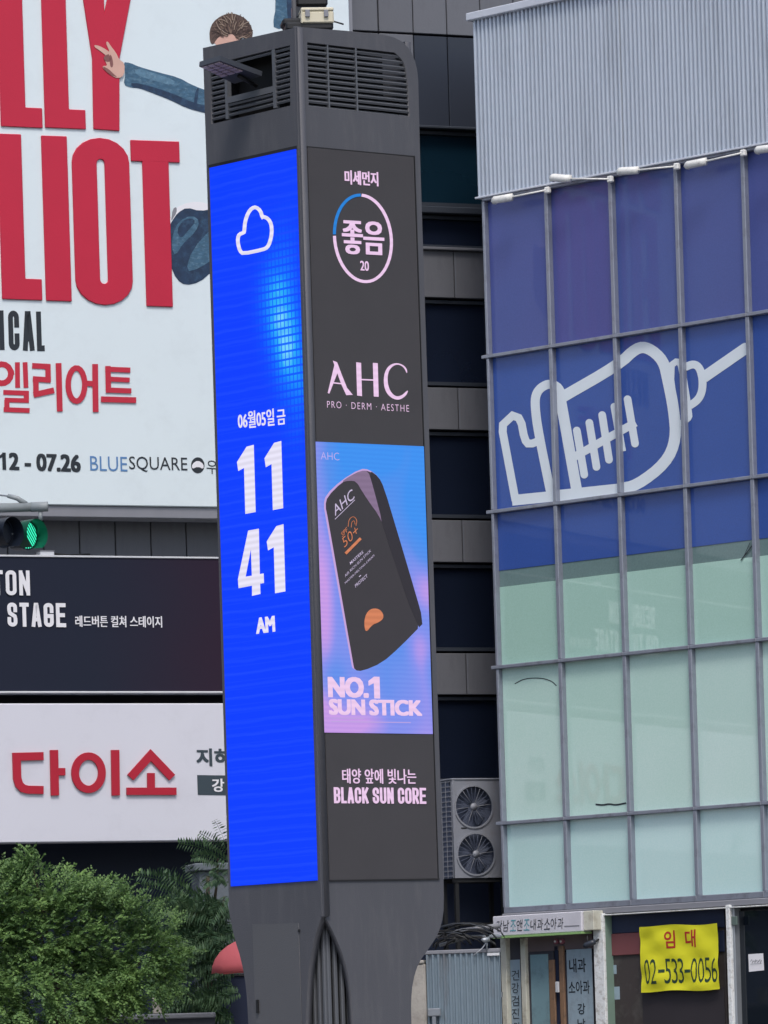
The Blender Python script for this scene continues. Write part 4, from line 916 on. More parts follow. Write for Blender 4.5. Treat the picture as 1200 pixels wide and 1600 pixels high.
tw.poly('stick_picture', smooth(Z2([(600, 396), (640, 368), (692, 342), (726, 342), (745, 400), (795, 590), (770, 540), (740, 500), (700, 440), (672, 392), (640, 388)]), 1, True), DA - .004, .0006, LMID, **ka)
tw.poly('stick_picture', smooth(Z2([(715, 1095), (707, 1045), (718, 1000), (745, 978), (785, 984), (802, 1022), (775, 1045), (745, 1055)]), 2, True), DA - .004, .0006, LOR, **ka)
def rt(body_, a, b, hgt, m, **k):
    (x0, y0), (x1, y1) = Z2([a, b]); dx, dy = x1 - x0, y1 - y0; L_ = math.hypot(dx, dy)
    tw.text('lettering', body_, (x0, y0), (x1, y1), hgt, m, DA - .005, up=(-hgt * .28, -hgt * .96), **dict(ka, **k))
LW2 = led('led_soft_white', (214, 200, 232), .9, .1)
rt('AHC', (573, 553), (664, 470), 16, LW2, weight=.0); tw.strips('underline', [pen(Z2([(574, 566), (664, 478)]), .9)], DA - .005, .0006, LW2, **ka)
rt('50+', (616, 700), (684, 632), 15, LOR, weight=-.01); rt('SPF', (606, 650), (632, 622), 7, LOR)
tw.strips('arch_mark', [pen(smooth(Z2([(634, 600), (638, 565), (660, 552), (676, 572), (670, 596)]), 2), .8), pen(smooth(Z2([(648, 604), (650, 580), (662, 572), (666, 590)]), 1), .7)], DA - .005, .0006, LOR, **ka)
tw.strips('bar_mark', [pen(Z2([(622, 726), (692, 655)]), 4.2, cap=False)], DA - .005, .0006, LOR, **ka)
rt('MASTERS', (644, 778), (704, 724), 4.5, LW2, weight=.01); rt('AIR RICH SUN STICK', (620, 836), (740, 716), 4, LW2); rt('MASTER-MELTING-CREAM', (620, 868), (755, 738), 3.2, LW2); rt('PROTECT', (668, 884), (724, 834), 5, LW2, weight=.01)
tw.strips('underline', [pen(Z2([(686, 832), (692, 827)]), 1.2)], DA - .005, .0006, LW2, **ka)
tw.text('lettering', 'AHC', (501, 718), (530, 719.5), 12, led('led_faint_pink', (196, 180, 246), .95, .1), DA, weight=-.01, **ka)
tw.text('lettering', 'NO.', (514.5, 1088.5), (574, 1089.3), 30, LP, DA, bold=(4.2, 2.6), **ka)
tw.poly('lettering', [(594, 1091.5), (593, 1057.5), (584.5, 1057.2), (575.5, 1064), (575.8, 1071.5), (584, 1067.5), (584.8, 1091.3)], DA, .0008, LP, **ka)
tw.text('lettering', 'SUN', (515.5, 1116), (569, 1116.8), 23, LP, DA, bold=(3.2, 2.0), **ka); tw.text('lettering', 'STICK', (578.5, 1116.9), (658, 1118), 23, LP, DA, bold=(3.2, 2.0), **ka)
tw.strips('small_print', [pen([(518, 1122), (568, 1122.5)], 1.2), pen([(518, 1127.5), (641, 1129)], 1.3)], DA, .0008, led('led_dim_pink', (196, 170, 232), .9), **ka)
tw.text('lettering', '태양 앞에 빛나는', (535, 1224), (650, 1225), 23, LP, DR, bold=(.7, .3), **kr_)
tw.strips('lettering', word('BLACK SUN CORE', 522, 665.5, 1255, 1230, 3.7, 3.9, gap=.14, slope=.008, rx=.5, ry=.18), DR, .002, LP, stagger=.0003, **kr_)
# service door in the left leg
dr = link('service_door', plate_mesh([luv([(395, 1444), (467, 1442.5), (472, 1600)]) + [(luv([(472, 1600)])[0][0], .4), (luv([(395, 1444)])[0][0], .4)]], -.006, -.0005, M_POLE2, leftside, tw.base), tw.e)
tw.poly('door_handle', [(402, 1562), (404.5, 1562), (405, 1583), (402.5, 1583)], -.008, .02, M_RUBB, xf=leftside, uvpl=PLf)
tw.poly('door_latch', [(466, 1452), (468.5, 1452), (468.5, 1456), (466, 1456)], -.008, .006, M_RUBB, xf=leftside, uvpl=PLf)

# ------------------------------------------------------------------ things on the tower
fl = Thing('floodlight', 'flat dark floodlight panel poking out of the tower grille', 'floodlight', PR, (0.0, .75, 11.0))
def PL3(x, y, d): u, z = PLf.uv(x, y, d); return Vector(leftside(u, d, z)) - fl.base
A, B, C, D = PL3(311, 104, -.62), PL3(343, 94.5, -.62), PL3(409, 119, -.02), PL3(366, 131, -.10)
nrm = (B - A).cross(D - A).normalized(); nrm = nrm if nrm.z > 0 else -nrm
tt = nrm * .05
me = mesh_from([A, B, C, D, A + tt, B + tt, C + tt, D + tt], [(0, 1, 2, 3), (7, 6, 5, 4), (0, 4, 5, 1), (1, 5, 6, 2), (2, 6, 7, 3), (3, 7, 4, 0)], mat('floodlight_case', (66, 70, 78), .5, .1))
link('lamp_case', me, fl.e)
ML_ = mat('floodlight_lens', (196, 176, 184), .3, .1)
for i in range(5):
    for j in range(3):
        f0, f1, g0, g1 = .04 + i * .115, .04 + i * .115 + .09, .08 + j * .3, .08 + j * .3 + .24
        q = lambda f, g: (A * (1 - f) + D * f) * (1 - g) + (B * (1 - f) + C * f) * g - nrm * .012
        vs = [q(f0, g0), q(f1, g0), q(f1, g1), q(f0, g1)]; vs += [v + nrm * .011 for v in vs]
        link('lens', mesh_from(vs, [(0, 1, 2, 3), (0, 4, 5, 1), (1, 5, 6, 2), (2, 6, 7, 3), (3, 7, 4, 0)], ML_), fl.e)
fl.tube('support_arm', [tuple((C + D) / 2 + Vector((.1, 0, -.05))), tuple((A + B + C + D) / 4 + Vector((.12, 0, -.03)))], .02, M_RUBB, local=False)
PT = Pl(467, 40, 56.25, 6.0)
def tbox(th, name, xa, xb, ya, yb, d0, d1, m, bev=.008):
    u0, z1 = PT.uv(xa, ya, d0); u1, _ = PT.uv(xb, ya, d0); z0 = PT.uv(xa, yb, d0)[1]
    return th.box(name, u0, u1, d0, d1, z0, z1, m, bev=bev)
rb = Thing('cable_tray', 'black tray with rubber bags lying under the beige box on the tower top', 'tray', PT, PT.uv(490, 42, 0)[:1] + (0, ZTOP - .09))
tbox(rb, 'tray', 446, 521, 34, 47, .0, .4, M_RUBB, .02); tbox(rb, 'bag', 441, 474, 28, 40, .05, .3, M_RUBB, .04)
u_, z_ = PT.uv(520, 36, .1); u2, z2 = PT.uv(537, 38, .1); rb.tube('cable', [(u_ - .05, .1, z_ + .03), (u_ + .03, .1, z_ + .01), (u2, .1, z2)], .008, M_RUBB)
jb = Thing('latched_box', 'small beige latched equipment box standing on top of the tower', 'box', PT, PT.uv(496, 36, 0)[:1] + (.0, PT.uv(496, 36, 0)[1]))
MBE = mat('beige_box', (206, 200, 178), .5, .05, 4)
tbox(jb, 'box_body', 470, 521.5, 17.5, 36, -.02, .24, MBE, .012); tbox(jb, 'box_lid', 470, 521.5, 11.5, 17, -.025, .245, MBE, .012)
tbox(jb, 'front_plate', 470.5, 472.5, 16, 36, -.03, -.0205, MBE); 
for x in (477, 506): tbox(jb, 'latch', x, x + 7, 15, 26, -.045, -.026, M_GREYT, .004)
ms = Thing('equipment_mast', 'black box on a post rising behind the beige box on the tower', 'mast', PT, PT.uv(480, 30, .4)[:1] + (.45, ZTOP - .09))
tbox(ms, 'mast_post', 454.5, 461, -60, 36, .30, .37, M_POLE); tbox(ms, 'equipment_case', 462, 511, -40, 9, .3, .6, M_RUBB, .02); tbox(ms, 'cross_plate', 456, 500, 9.5, 27, .32, .42, mat('dark_blue_case', (34, 38, 48), .4, .1), .01)

# ------------------------------------------------------------------ condenser unit, its stand, cables, fence
PA = Pl(706, 1300, 66.3, 26.0)
ac = Thing('air_conditioner', 'grey twin fan outdoor air conditioning unit in the gap between buildings', 'air conditioner', PA, PA.uv(745, 1373, 0)[:1] + (0, PA.uv(706, 1373, 0)[1]))
w0, zA = PA.uv(706, 1219, 0); w1 = PA.uv(790, 1219, 0)[0]; zB_ = PA.uv(706, 1372, 0)[1]
R_ = (PA.uv(766, 1260)[0] - PA.uv(714, 1260)[0]) / 2 * 1.0
cA = PA.uv(740, 1260.5); cB = PA.uv(743.5, 1334.5); R_ = .242
cirl = lambda c, r, n=32: [(c[0] + r * math.cos(2 * math.pi * i / n), c[1] + r * math.sin(2 * math.pi * i / n)) for i in range(n)]
link('casing_front', plate_mesh([[(w0, zB_), (w1, zB_), (w1, zA), (w0, zA)], cirl(cA, R_), cirl(cB, R_)], 0, .02, M_AC, ident, ac.base), ac.e)
ac.box('casing', w0 + .002, w1 - .002, .085, .40, zB_ + .002, zA - .002, M_ACD)
ac.box('casing_top', w0 - .01, w1 + .01, -.012, .41, zA + .001, zA + .022, M_AC, bev=.006)
ac.box('corner_strip', w0 - .001, w0 + .03, -.008, -.0005, zB_, zA, M_AC)
ac.box('side_frame', w0 - .0, w0 + .001, .021, .045, zB_, zA, M_AC); ac.box('side_frame', w0 - .002, w0 + .0015, .37, .41, zB_, zA, M_AC)
for i in range(20): ac.box('grille_bar', w0 - .006, w0 + .001, .045, .37, zB_ + .02 + i * (zA - zB_ - .04) / 19, zB_ + .032 + i * (zA - zB_ - .04) / 19, M_AC)
for dd in (.15, .26): ac.box('grille_bar', w0 - .010, w0 - .0061, dd, dd + .012, zB_, zA, M_AC)
for c in (cA, cB):
    ac.strips('fan_ring', [('r', [(p, q) for p, q in zip(cirl(c, R_ + .012), cirl(c, R_ - .008))], True)], .0, .014, M_AC, px=False)
    V, Fc = [], []
    for k in range(4):                                          # fan blades, at rest
        a0 = k * math.pi / 2 + .4
        base = len(V)
        for j in range(6):
            r = .05 + (R_ - .07) * j / 5
            for sgn, dep in ((-.42, .045), (.42, .08)):
                a = a0 + sgn * (1.1 - .3 * j / 5) + .25 * j / 5; V.append(ac.L(c[0] + r * math.cos(a), dep, c[1] + r * math.sin(a)))
        for j in range(5): q = base + 2 * j; Fc.append((q, q + 1, q + 3, q + 2))
    link('fan_blades', mesh_from(V, Fc, mat('fan_blade', (58, 66, 84), .5, .1), True), ac.e)
    ac.tube('hub', [(c[0], .02, c[1]), (c[0], -.012, c[1])], .042, M_AC, seg=16)
    for a in range(0, 360, 15):
        t = math.radians(a + 7); m_ = M_ACD if a % 60 else M_AC
        ac.tube('guard_wire', [(c[0] + .04 * math.cos(t), -.004, c[1] + .04 * math.sin(t)), (c[0] + R_ * math.cos(t), -.004, c[1] + R_ * math.sin(t))], .0028 if a % 60 else .0032, m_, seg=4)
ac.box('badge', cA[0] - .17, cA[0] - .10, -.004, -.0005, (cA[1] + cB[1]) / 2 + .02, (cA[1] + cB[1]) / 2 + .035, M_RUBB)
st = Thing('steel_stand', 'dark steel stand carrying the air conditioning unit', 'stand', PA, (w0, 0, .12))
for u in (w0 + .02, w1 - .07):
    for d in (.03, .34): st.box('leg', u, u + .045, d, d + .045, .12, zB_ - .05, M_RUBB)
st.box('top_rail', w0, w1, .02, .07, zB_ - .05, zB_ - .002, M_RUBB); st.box('top_rail', w0, w1, .34, .39, zB_ - .05, zB_ - .002, M_RUBB)
st.box('shelf', w0, w1, .0, .39, zB_ - .55, zB_ - .52, M_RUBB)
PF = Pl(665, 1487, 64.2, -14.0)
zf_ = PF.uv(665, 1492)[1]; uf1 = PF.uv(781.5, 1487)[0]
fn = Thing('metal_fence', 'blue grey corrugated metal fence between the tower and the clinic', 'fence', PF, (0, 0, .12))
corrugated(fn, 'corrugated_sheet', 0, uf1, .12, zf_, 0, .064, .014, M_CORRF)
fn.box('top_rail', -.02, uf1, -.02, .05, zf_ + .001, zf_ + .045, M_GREYT, bev=.008); fn.box('back_rail', 0, uf1, .03, .07, zf_ - .5, zf_ - .44, M_STEEL)
fn.box('panel_frame', PF.uv(762, 1490)[0], PF.uv(781, 1490)[0], -.03, -.016, zf_ - .035, zf_ - .005, M_LINE); 
u, z = PF.uv(680, 1584); fn.box('latch_box', u - .075, u + .075, -.07, -.018, z - .03, z + .06, M_STEEL, bev=.01); fn.box('latch_bolt', u - .02, u + .02, -.065, -.02, z - .22, z - .031, M_STEEL)
cp = Thing('concrete_wall', 'stained pale concrete wall end half hidden behind the tower leg', 'wall', PF, (-.3, 0, .12))
cp.box('wall_end', -.42, -.008, -.02, .5, .12, PF.uv(655, 1506)[1], M_CONC, bev=.02); cp.box('coping', -.44, -.022, -.035, .5, PF.uv(655, 1506)[1] + .001, PF.uv(655, 1506)[1] + .04, M_CONC, bev=.01)
cb = Thing('cable_heap', 'tangled heap of dark cables and pipes piled behind the metal fence', 'cables', PF, (.3, .3, zf_))
for i in range(15):
    cx, cz, r = random.uniform(.12, .55), zf_ + random.uniform(.02, .12), random.uniform(.12, .28); ph = random.uniform(0, 6)
    pts = [(cx + r * 1.3 * math.cos(ph + t * .5), .2 + .1 * math.sin(ph + t * .5 + i), cz + .0 + r * .62 * abs(math.sin(ph + t * .5)) + .01 * i) for t in range(11)]
    cb.tube('cable', pts, random.uniform(.006, .012), random.choice([M_RUBB, M_RUBB, M_RUBB, mat('cable_black', (40, 46, 56), .6, .2)]), seg=5)
u, z = PF.uv(672, 1462); u2, z2 = PF.uv(770, 1445)
cb.tube('pipe', [(u, .35, z), (u + .3, .35, z + .05), (u2, .35, z2)], .028, M_GREYT); cb.tube('pipe', [(u, .45, z - .1), (u + .35, .4, z - .02), (u2, .4, z2 - .12)], .02, M_STEEL)
wl_ = Thing('wall_spotlight', 'small grey spotlight with wires on the fence end by the clinic sign', 'lamp', PF, PF.uv(762, 1474)[:1] + (-.05, PF.uv(762, 1474)[1]))
u, z = PF.uv(762, 1469); wl_.tube('lamp_head', [(u - .04, -.08, z - .01), (u - .03, -.08, z), (u + .03, -.05, z + .01)], .028, M_STEEL); wl_.tube('bracket', [(u, -.04, z - .02), (u - .01, -.02, z - .12)], .01, M_STEEL)
u3, z3 = PF.uv(741, 1493); wl_.tube('wire', [(u, -.04, z - .02), ((u + u3) / 2 + .02, -.045, (z + z3) / 2 - .01), (u3, -.04, z3)], .006, M_LINE)

# ------------------------------------------------------------------ traffic light on its arm
PS = Pl(40, 790, 60.0, 0.0)
tr = Thing('traffic_light', 'traffic light with glowing green lens hanging from a grey horizontal arm', 'traffic light', PS, PS.uv(-520, 1900, 0)[:1] + (0, .12))
MTP = mat('signal_arm_paint', (140, 148, 152), .5, .1, 6, dirt=(100, 104, 106), dirt_amt=.5, dscale=8)
MTB = mat('signal_case', (22, 30, 44), .4, .15)
u, z = PS.uv(75, 791.5); uP = PS.uv(-520, 1900)[0]; r_ = .044
za_ = PS.uv(-520, 790)[1]
tr.tube('arm', [(uP, 0, z - .02), (u - 2, 0, z - .01), (u - .18, 0, z)], .048, MTP, seg=14)
tr.tube('arm_end', [(u - .18, 0, z), (u - .02, 0, z), (u, 0, z)], .052, MTP, seg=14)
tr.tube('pole', [(uP, 0, .12), (uP, 0, z + .4)], .11, MTP, seg=16)
u1, z1 = PS.uv(30, 777); tr.tube('stay_wire', [(u1 - 1.2, 0, z1 + .23), (u1 - .35, 0, z1 + .05), (u1, 0, z1 - .0)], .010, M_STEEL, seg=6)
tr.tube('stay_clamp', [(u1 - .12, 0, z1 + .02), (u1 - .02, 0, z1 - .01), (u1 + .07, 0, z1 - .075)], .022, MTP, seg=8, r2=.03)
uh, zh = PS.uv(63, 800); tr.tube('hanger', [(uh, 0, zh), (uh, 0, zh - .09)], .022, MTP)
# three lens units in a row; the camera sees them from the side, so the head is turned 50 degrees
th_ = math.radians(50)
def HP(cx, cz, along, out, up):   # along the head, out of the lens, up
    return (cx + along * math.cos(th_) * .35 + out * math.sin(th_) * -1 * -1, 0, 0)
lx, lz = PS.uv(42, 836)
fx = Vector((math.sin(th_), -math.cos(th_), 0)); ax_ = Vector((math.cos(th_) * 1.0, math.sin(th_), 0))
def cyl(name, c0, c1, r0, r1, m, seg=24, a0=0, a1=360, parent=None, capf=True):
    V, Fc = [], []; dirn = (c1 - c0).normalized(); b = Vector((0, 0, 1)); a = dirn.cross(b).normalized()
    full = a1 - a0 >= 360; N = seg if full else seg + 1
    for c, r in ((c0, r0), (c1, r1)):
        for k in range(N):
            t = math.radians(a0 + (a1 - a0) * k / seg); V.append(c + a * r * math.cos(t) + b * r * math.sin(t))
    for k in range(N if full else seg):
        k2 = (k + 1) % N; Fc.append((k, k2, N + k2, N + k))
    if capf and full: Fc += [tuple(range(N - 1, -1, -1)), tuple(range(N, 2 * N))]
    return link(name, mesh_from(V, Fc, m, not capf), parent or tr.e)
hub = Vector((lx, 0, lz)) - tr.base
hx = Vector((1, 0, 0))
MLENS = bpy.data.materials.new('green_signal_lens'); MLENS.use_nodes = True
n, l = MLENS.node_tree.nodes, MLENS.node_tree.links; b = n['Principled BSDF']; b.inputs['Base Color'].default_value = (.0, .05, .03, 1); b.inputs['Roughness'].default_value = .2
tc = n.new('ShaderNodeTexCoord'); wv = n.new('ShaderNodeTexWave'); wv.bands_direction = 'DIAGONAL'; wv.inputs['Scale'].default_value = 13; wv.inputs['Distortion'].default_value = 2; wv.inputs['Detail Scale'].default_value = .6
l.new(tc.outputs['Object'], wv.inputs['Vector']); cr = n.new('ShaderNodeValToRGB'); cr.color_ramp.elements[0].position = .42; cr.color_ramp.elements[0].color = (0, .05, .03, 1); cr.color_ramp.elements[1].position = .6; cr.color_ramp.elements[1].color = lin((60, 245, 190))
l.new(wv.outputs['Fac'], cr.inputs[0]); l.new(cr.outputs[0], b.inputs['Emission Color']); b.inputs['Emission Strength'].default_value = 1.0
RL = .138
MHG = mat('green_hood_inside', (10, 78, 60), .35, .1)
for k in range(3):
    c = hub - ax_ * (.36 * k) 
    cyl('signal_case', c + fx * -.16 + Vector((0, 0, 0)), c - fx * .001, RL + .012, RL + .02, MTB, parent=None)
    if k == 0:
        cyl('lens', c + fx * .002, c + fx * .02, RL + .004, RL - .012, MLENS)
    else:
        cyl('lens', c + fx * .002, c + fx * .02, RL - .01, RL - .03, MTB)
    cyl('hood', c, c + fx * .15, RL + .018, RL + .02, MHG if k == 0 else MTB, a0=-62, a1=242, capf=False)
cyl('case_back', hub - ax_ * .80 - fx * .12, hub + ax_ * .10 - fx * .12, .12, .12, mat('signal_case_grey', (108, 114, 120), .5, .1))

# ------------------------------------------------------------------ trees
def tree_trunk(t, pts, r0, r1, m): return t.tube('trunk', pts, r0, m, seg=8, r2=r1)
M_COIL = mat('cable_black', (34, 40, 50), .6, .2)
M_BARK = mat('bark', (84, 74, 64), .9, .25, 10, .6, 40)
FM1 = foliage_mat('bright_foliage', (.030, .080, .040), (.25, .41, .125), .35)
FM2 = foliage_mat('dark_frond', (.028, .075, .040), (.12, .21, .10), .3)
PT1 = Pl(100, 1500, 61.0, 0)
t1 = Thing('broadleaf_tree', 'bushy bright green small leaved tree at lower left in front of the shops', 'tree', PT1, PT1.uv(120, 1700, 0)[:1] + (0, .12))
mpp = 61.0 / F
def pt(x, y, d=0): u, z = PT1.uv(x, y, d); return Vector((u, d, z))
blobs = [(-60, 1470, 120, 105), (20, 1420, 70, 70), (75, 1440, 80, 72), (145, 1452, 78, 62), (205, 1480, 66, 58), (232, 1525, 50, 46), (110, 1565, 95, 80), (40, 1560, 120, 90), (-60, 1580, 110, 90), (185, 1535, 60, 40), (10, 1375, 34, 34), (100, 1393, 32, 24), (172, 1405, 26, 22), (48, 1352, 10, 20), (262, 1500, 24, 28), (60, 1660, 110, 60), (-20, 1680, 110, 60)]
V, Fc = [], []
def leaf(p, dirn, L_, w, roll):
    """pointed folded leaf of four triangles"""
    d = dirn.normalized(); side = d.cross(Vector((0, 0, 1)))
    if side.length < .1: side = Vector((1, 0, 0))
    side.normalize(); up = side.cross(d); s2 = side * math.cos(roll) + up * math.sin(roll); nn = s2.cross(d)
    b = len(V); V.extend([p, p + d * L_ * .45 + s2 * w - nn * w * .25, p + d * L_ - nn * L_ * .12, p + d * L_ * .45 - s2 * w - nn * w * .25, p + d * L_ * .5])
    Fc.extend([(b, b + 4, b + 1), (b + 1, b + 4, b + 2), (b, b + 3, b + 4), (b + 3, b + 2, b + 4)])
rnd = random.Random(3)
tot = sum(b_[2] * b_[3] for b_ in blobs)
def spray(p0, dr_, Ln, nl, droop, ll):
    for j in range(nl):
        f = j / (nl - 1); pp = p0 + dr_ * Ln * f + Vector((0, 0, -droop * f * f))
        sd = 1 if j % 2 else -1; side = dr_.cross(Vector((0, -.55, .8))).normalized() * sd
        ld = (dr_ * .9 + side * (1.0 - .55 * f) + Vector((rnd.gauss(0, .12), rnd.gauss(0, .12), -.12 + rnd.gauss(0, .12)))).normalized()
        leaf(pp - t1.base, ld, ll * rnd.uniform(.8, 1.2) * (1 - .35 * f), ll * rnd.uniform(.22, .32), rnd.gauss(0, .6))
for bx_, by_, rx, ry in blobs:
    c = pt(bx_, by_); a = rx * mpp; h = ry * mpp; nc = int(600 * rx * ry / tot) + 4
    for _ in range(nc):                        # clumps of feathery sprays, each clump with its own heading
        while True:
            q = Vector((rnd.uniform(-1, 1), rnd.uniform(-1, 1), rnd.uniform(-1, 1)))
            if .25 < q.length < 1: break
        q = q.normalized() * (q.length ** .4)
        p0 = c + Vector((q.x * a, q.y * min(a, .9), q.z * h)) * rnd.uniform(.72, 1.02)
        low = max(0, min(1, (1520 - by_ - q.z * -0 + (-q.z) * ry * .6) / -1 * -1 / 120 + .3)) if by_ > 1490 else 0
        low = max(0, min(1, ((by_ - q.z * ry) - 1450) / 110))
        hd = Vector((q.x * .8 + .38, q.y * .6 - .25, (.5 - .6 * low) + q.z * .45))
        for _ in range(13):
            d2 = (hd + Vector((rnd.gauss(0, .4), rnd.gauss(0, .4), rnd.gauss(0, .3)))).normalized()
            spray(p0 + Vector((rnd.gauss(0, .065), rnd.gauss(0, .08), rnd.gauss(0, .05))), d2, rnd.uniform(.07, .17), rnd.randint(7, 10), .02 + .05 * low, rnd.uniform(.040, .068))
for k in range(60):                            # pointed sprigs along the top and right outline
    x = rnd.uniform(-10, 285); y = 1362 + (max(0, x - 60) ** 1.55) * .0165 + rnd.uniform(-4, 14)
    p0 = pt(x - 8, y + 12, rnd.uniform(-.5, .3))
    for _ in range(4): spray(p0 + Vector((rnd.gauss(0, .03), rnd.gauss(0, .05), rnd.gauss(0, .03))), Vector((.5 + rnd.gauss(0, .25), rnd.gauss(0, .2), .75)).normalized(), rnd.uniform(.12, .24), 11, .02, .045)
link('crown', mesh_from(V, Fc, FM1), t1.e, stuff=True)
u, z = t1.base.x, .12
tree_trunk(t1, [(u, 0, .12), (u + .05, 0, .8), (u - .02, 0, 1.6), (u + .05, 0, 2.6)], .10, .04, M_BARK)
for (xe, ye) in ((-40, 1480), (60, 1440), (150, 1460), (220, 1500), (30, 1400), (180, 1570), (50, 1345)):
    e = pt(xe, ye); t1.tube('limb', [(u, 0, rnd.uniform(1.0, 2.0)), ((u + e.x) / 2, rnd.uniform(-.2, .2), (1.6 + e.z) / 2 + .1), (e.x, rnd.uniform(-.1, .1), e.z)], .035, M_BARK, seg=6, r2=.008)
for k, (xe, ye, n_) in enumerate(((50, 1322, 22), (28, 1338, 16), (84, 1352, 12), (66, 1360, 12))):      # leading shoots above the crown
    V, Fc = [], []; e = pt(xe, ye); s0 = pt(xe - 12, ye + 60)
    for j in range(n_ * 2):
        f = j / (n_ * 2); pp = s0.lerp(e, f) + Vector((rnd.gauss(0, .018), rnd.gauss(0, .02), 0)); a = rnd.uniform(0, 6.28)
        leaf(pp - t1.base, Vector((math.cos(a), math.sin(a), .6)), .055, .014, rnd.gauss(0, .5))
    link('shoot', mesh_from(V, Fc, FM1), t1.e)
# pinnate tree behind it
PT2 = Pl(320, 1450, 63.3, 0)
t2 = Thing('pinnate_tree', 'darker tree with long feathery leaves beside the tower, right of the bushy tree', 'tree', PT2, PT2.uv(345, 1700, 0)[:1] + (.3, .12))
def pt2(x, y, d=0): u, z = PT2.uv(x, y, d); return Vector((u, d, z))
def frond(x0, y0, x1, y1, sag=.12, d0=0, d1=0, w=.12):
    global V, Fc
    w *= 1.25; V, Fc = [], []; a, b = pt2(x0, y0, d0), pt2(x1, y1, d1); n_ = max(9, int((b - a).length / .032)); prev = None
    L_ = (b - a).length; dv = (b - a).normalized(); sd = Vector((-dv.z, -.15, dv.x)).normalized()
    for j in range(n_ + 1):
        f = j / n_; pp = a.lerp(b, f) + Vector((0, 0, sag * 4 * f * (1 - f)))
        if prev is not None and j:
            q = len(V); o_ = Vector((0, -.004, .004)); V.extend([prev - t2.base + o_, pp - t2.base + o_, pp - t2.base - o_, prev - t2.base - o_]); Fc.append((q, q + 1, q + 2, q + 3))
        prev = pp; ww = w * (1 - abs(f - .45) * 1.0)
        for s in (1, -1):
            leaf(pp - t2.base, (sd * s + dv * .45 + Vector((0, rnd.gauss(-.25, .25), -.35))).normalized(), ww * rnd.uniform(.85, 1.1), .016, rnd.gauss(0, .3))
    link('frond', mesh_from(V, Fc, FM2), t2.e)
for a in [(352, 1330, 312, 1302, .02, .09), (352, 1318, 335, 1282, .03, .08), (355, 1345, 280, 1318, .05, .12), (310, 1405, 214, 1368, .07, .14), (305, 1420, 222, 1384, .06, .13), (300, 1440, 236, 1408, .05, .13), (325, 1400, 288, 1352, .05, .12), (300, 1400, 246, 1362, .06, .12),
          (350, 1440, 255, 1424, .08, .15), (352, 1430, 300, 1412, .09, .13), (350, 1372, 318, 1385, .05, .11), (355, 1380, 330, 1360, .03, .1), (330, 1470, 262, 1480, .08, .14), (350, 1460, 290, 1492, .08, .14), (340, 1490, 275, 1530, .06, .13), (300, 1460, 240, 1470, .07, .13),
          (350, 1350, 300, 1340, .05, .11), (315, 1440, 345, 1500, .05, .12), (290, 1430, 270, 1405, .05, .12), (355, 1400, 332, 1440, .05, .12)]: frond(a[0], a[1], a[2], a[3], a[4] * .8, rnd.uniform(0, .3), rnd.uniform(-.3, .1), a[5])
for _ in range(120):
    x0, y0 = rnd.uniform(290, 375), rnd.uniform(1408, 1600); an = rnd.uniform(2.2, 4.1); L_ = rnd.uniform(40, 85)
    frond(x0, y0, x0 + L_ * math.cos(an), y0 - L_ * .55 * math.sin(an) + 12, .06, rnd.uniform(.05, .5), rnd.uniform(0, .4), rnd.uniform(.09, .14))
u = t2.base.x
tree_trunk(t2, [(u, .3, .12), (u - .04, .3, 1.2), (u - .12, .3, 2.6), (u - .08, .3, 4.0)], .07, .02, M_BARK)
for (xe, ye) in ((300, 1420), (310, 1480), (340, 1340), (290, 1550), (350, 1400)):
    e = pt2(xe, ye); t2.tube('limb', [(u - .05, .3, max(.6, e.z - .7)), ((u + e.x) / 2, .25, e.z - .25), (e.x, .1, e.z)], .022, M_BARK, seg=6, r2=.008)
# ------------------------------------------------------------------ small street things at the lower left
PU = Pl(398, 1500, 62.4, 0)
um = Thing('parasol', 'faded red domed parasol partly hidden behind the left tower leg', 'parasol', PU, PU.uv(398, 1700, 0)[:1] + (0, .12))
cx, zc = PU.uv(398, 1520); zt_ = PU.uv(398, 1466)[1]; RU = (398 - 331) * 62.4 / F
V, Fc = [], []; NS, NR = 32, 7; UM = mat('parasol_cloth', (214, 104, 110), .7, .08, 3, .2, 40)
for j in range(NR + 1):
    f = j / NR; r = RU * math.sin(f * math.pi / 2); h = zc + (zt_ - zc) * math.cos(f * math.pi / 2)
    for k in range(NS):
        a = 2 * math.pi * k / NS; sc = 1 - .03 * abs(math.sin(4 * a)) * f
        V.append(Vector((cx + r * sc * math.cos(a), r * sc * math.sin(a), h + .012 * f * abs(math.sin(4 * a)))) - um.base)
for j in range(NR):
    for k in range(NS): k2 = (k + 1) % NS; Fc.append((j * NS + k, j * NS + k2, (j + 1) * NS + k2, (j + 1) * NS + k))
o = link('canopy', mesh_from(V, Fc, UM, True), um.e); md = o.modifiers.new('cloth', 'SOLIDIFY'); md.thickness = .006
um.tube('parasol_pole', [(cx, 0, .12), (cx, 0, zt_ + .04)], .018, M_STEEL)
for k in range(8):
    a = k * math.pi / 4 + .2; um.tube('rib', [(cx, 0, zt_ - .03), (cx + RU * .93 * math.cos(a), RU * .93 * math.sin(a), zc + .01)], .006, M_STEEL, seg=5)
um.box('base', cx - .2, cx + .2, -.2, .2, .12, .2, M_CONC)
PK = Pl(350, 1550, 63.9, 8)
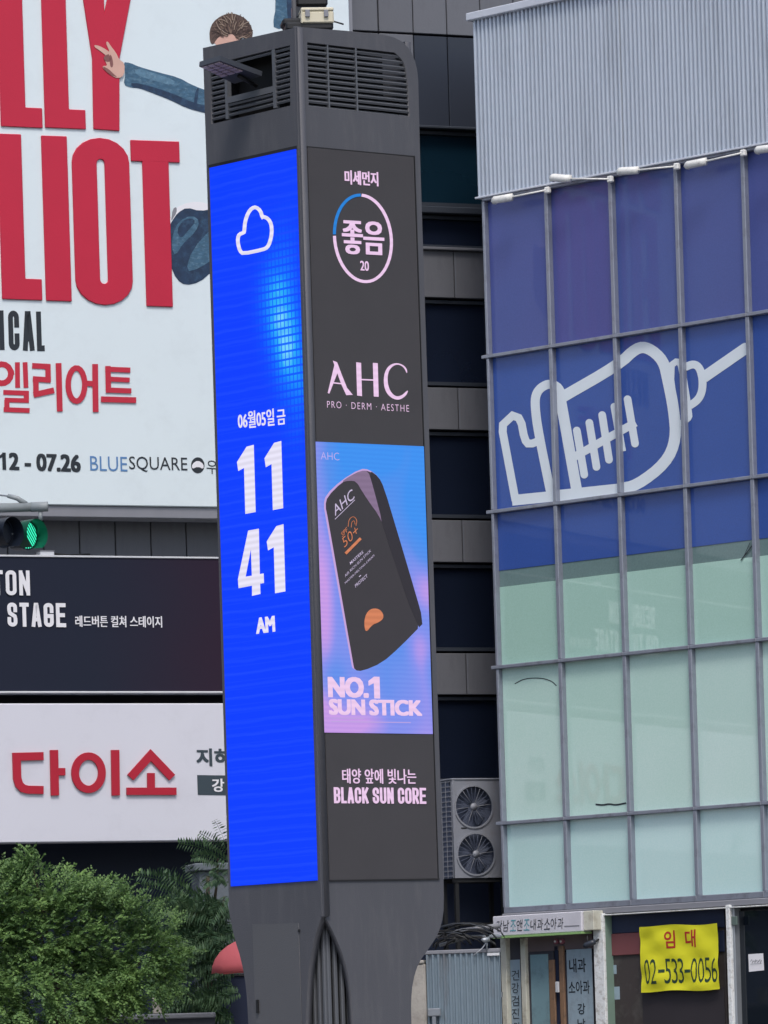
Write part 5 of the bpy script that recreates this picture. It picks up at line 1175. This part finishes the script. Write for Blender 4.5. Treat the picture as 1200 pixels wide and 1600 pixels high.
kb = Thing('kiosk_cabinet', 'plain dark cabinet standing under the red parasol', 'cabinet', PK, (0, 0, .12))
kb.box('cabinet_body', -.03, .5, 0, .5, .12, PK.uv(350, 1526)[1], M_DARK, bev=.01); kb.box('cabinet_top', -.05, .52, -.02, .52, PK.uv(350, 1526)[1] + .001, PK.uv(350, 1526)[1] + .03, M_RUBB); kb.tube('side_pole', [(-.08, -.02, .12), (-.08, -.02, PK.uv(348, 1470)[1])], .009, M_STEEL)
PO = Pl(312, 1400, 64.2, 12)
pp_ = Thing('plaster_pillar', 'pale plastered pillar with grey cap and small vents behind the feathery tree', 'pillar', PO, (0, 0, .12))
MPL = mat('plaster', (98, 106, 114), .85, .12, 3, .4, 30, dirt=(90, 96, 100), dirt_amt=.5)
zc_ = PO.uv(312, 1361)[1]
pp_.box('shaft', 0, .5, 0, .5, .12, zc_, MPL, bev=.01); pp_.box('cap', -.06, .56, -.06, .56, zc_ + .001, PO.uv(312, 1349)[1], MPL, bev=.012)
for i in range(2): u, z = PO.uv(316 + i * 6, 1404); pp_.box('vent', u, u + .034, -.004, -.0005, z, z + .065, M_DARK)
PLD = Pl(190, 1585, 62.8, 3)
lg = Thing('low_wall', 'low grey ledge along the bottom edge below the trees', 'wall', PLD, (0, 0, .12))
zl = PLD.uv(190, 1586)[1]
lg.box('ledge_top', -.6, PLD.uv(337, 1586)[0], -.05, .5, zl - .06, zl, mat('ledge_stone', (112, 116, 124), .7, .12, 5), bev=.012); lg.box('ledge_wall', -.58, PLD.uv(336, 1586)[0], 0, .48, .12, zl - .061, mat('ledge_body', (60, 64, 74), .8, .1))
bp_ = Thing('small_post', 'short pale post standing on the low ledge beside the bushy tree', 'post', PLD, PLD.uv(246, 1586)[:1] + (.1, zl))
u = PLD.uv(246, 1586)[0]; bp_.box('post_shaft', u - .048, u + .048, .1, .2, zl, zl + .16, M_CONC, bev=.01); bp_.box('post_cap', u - .055, u + .055, .09, .21, zl + .161, zl + .18, M_CONC, bev=.006)
bpy.context.view_layer.update()
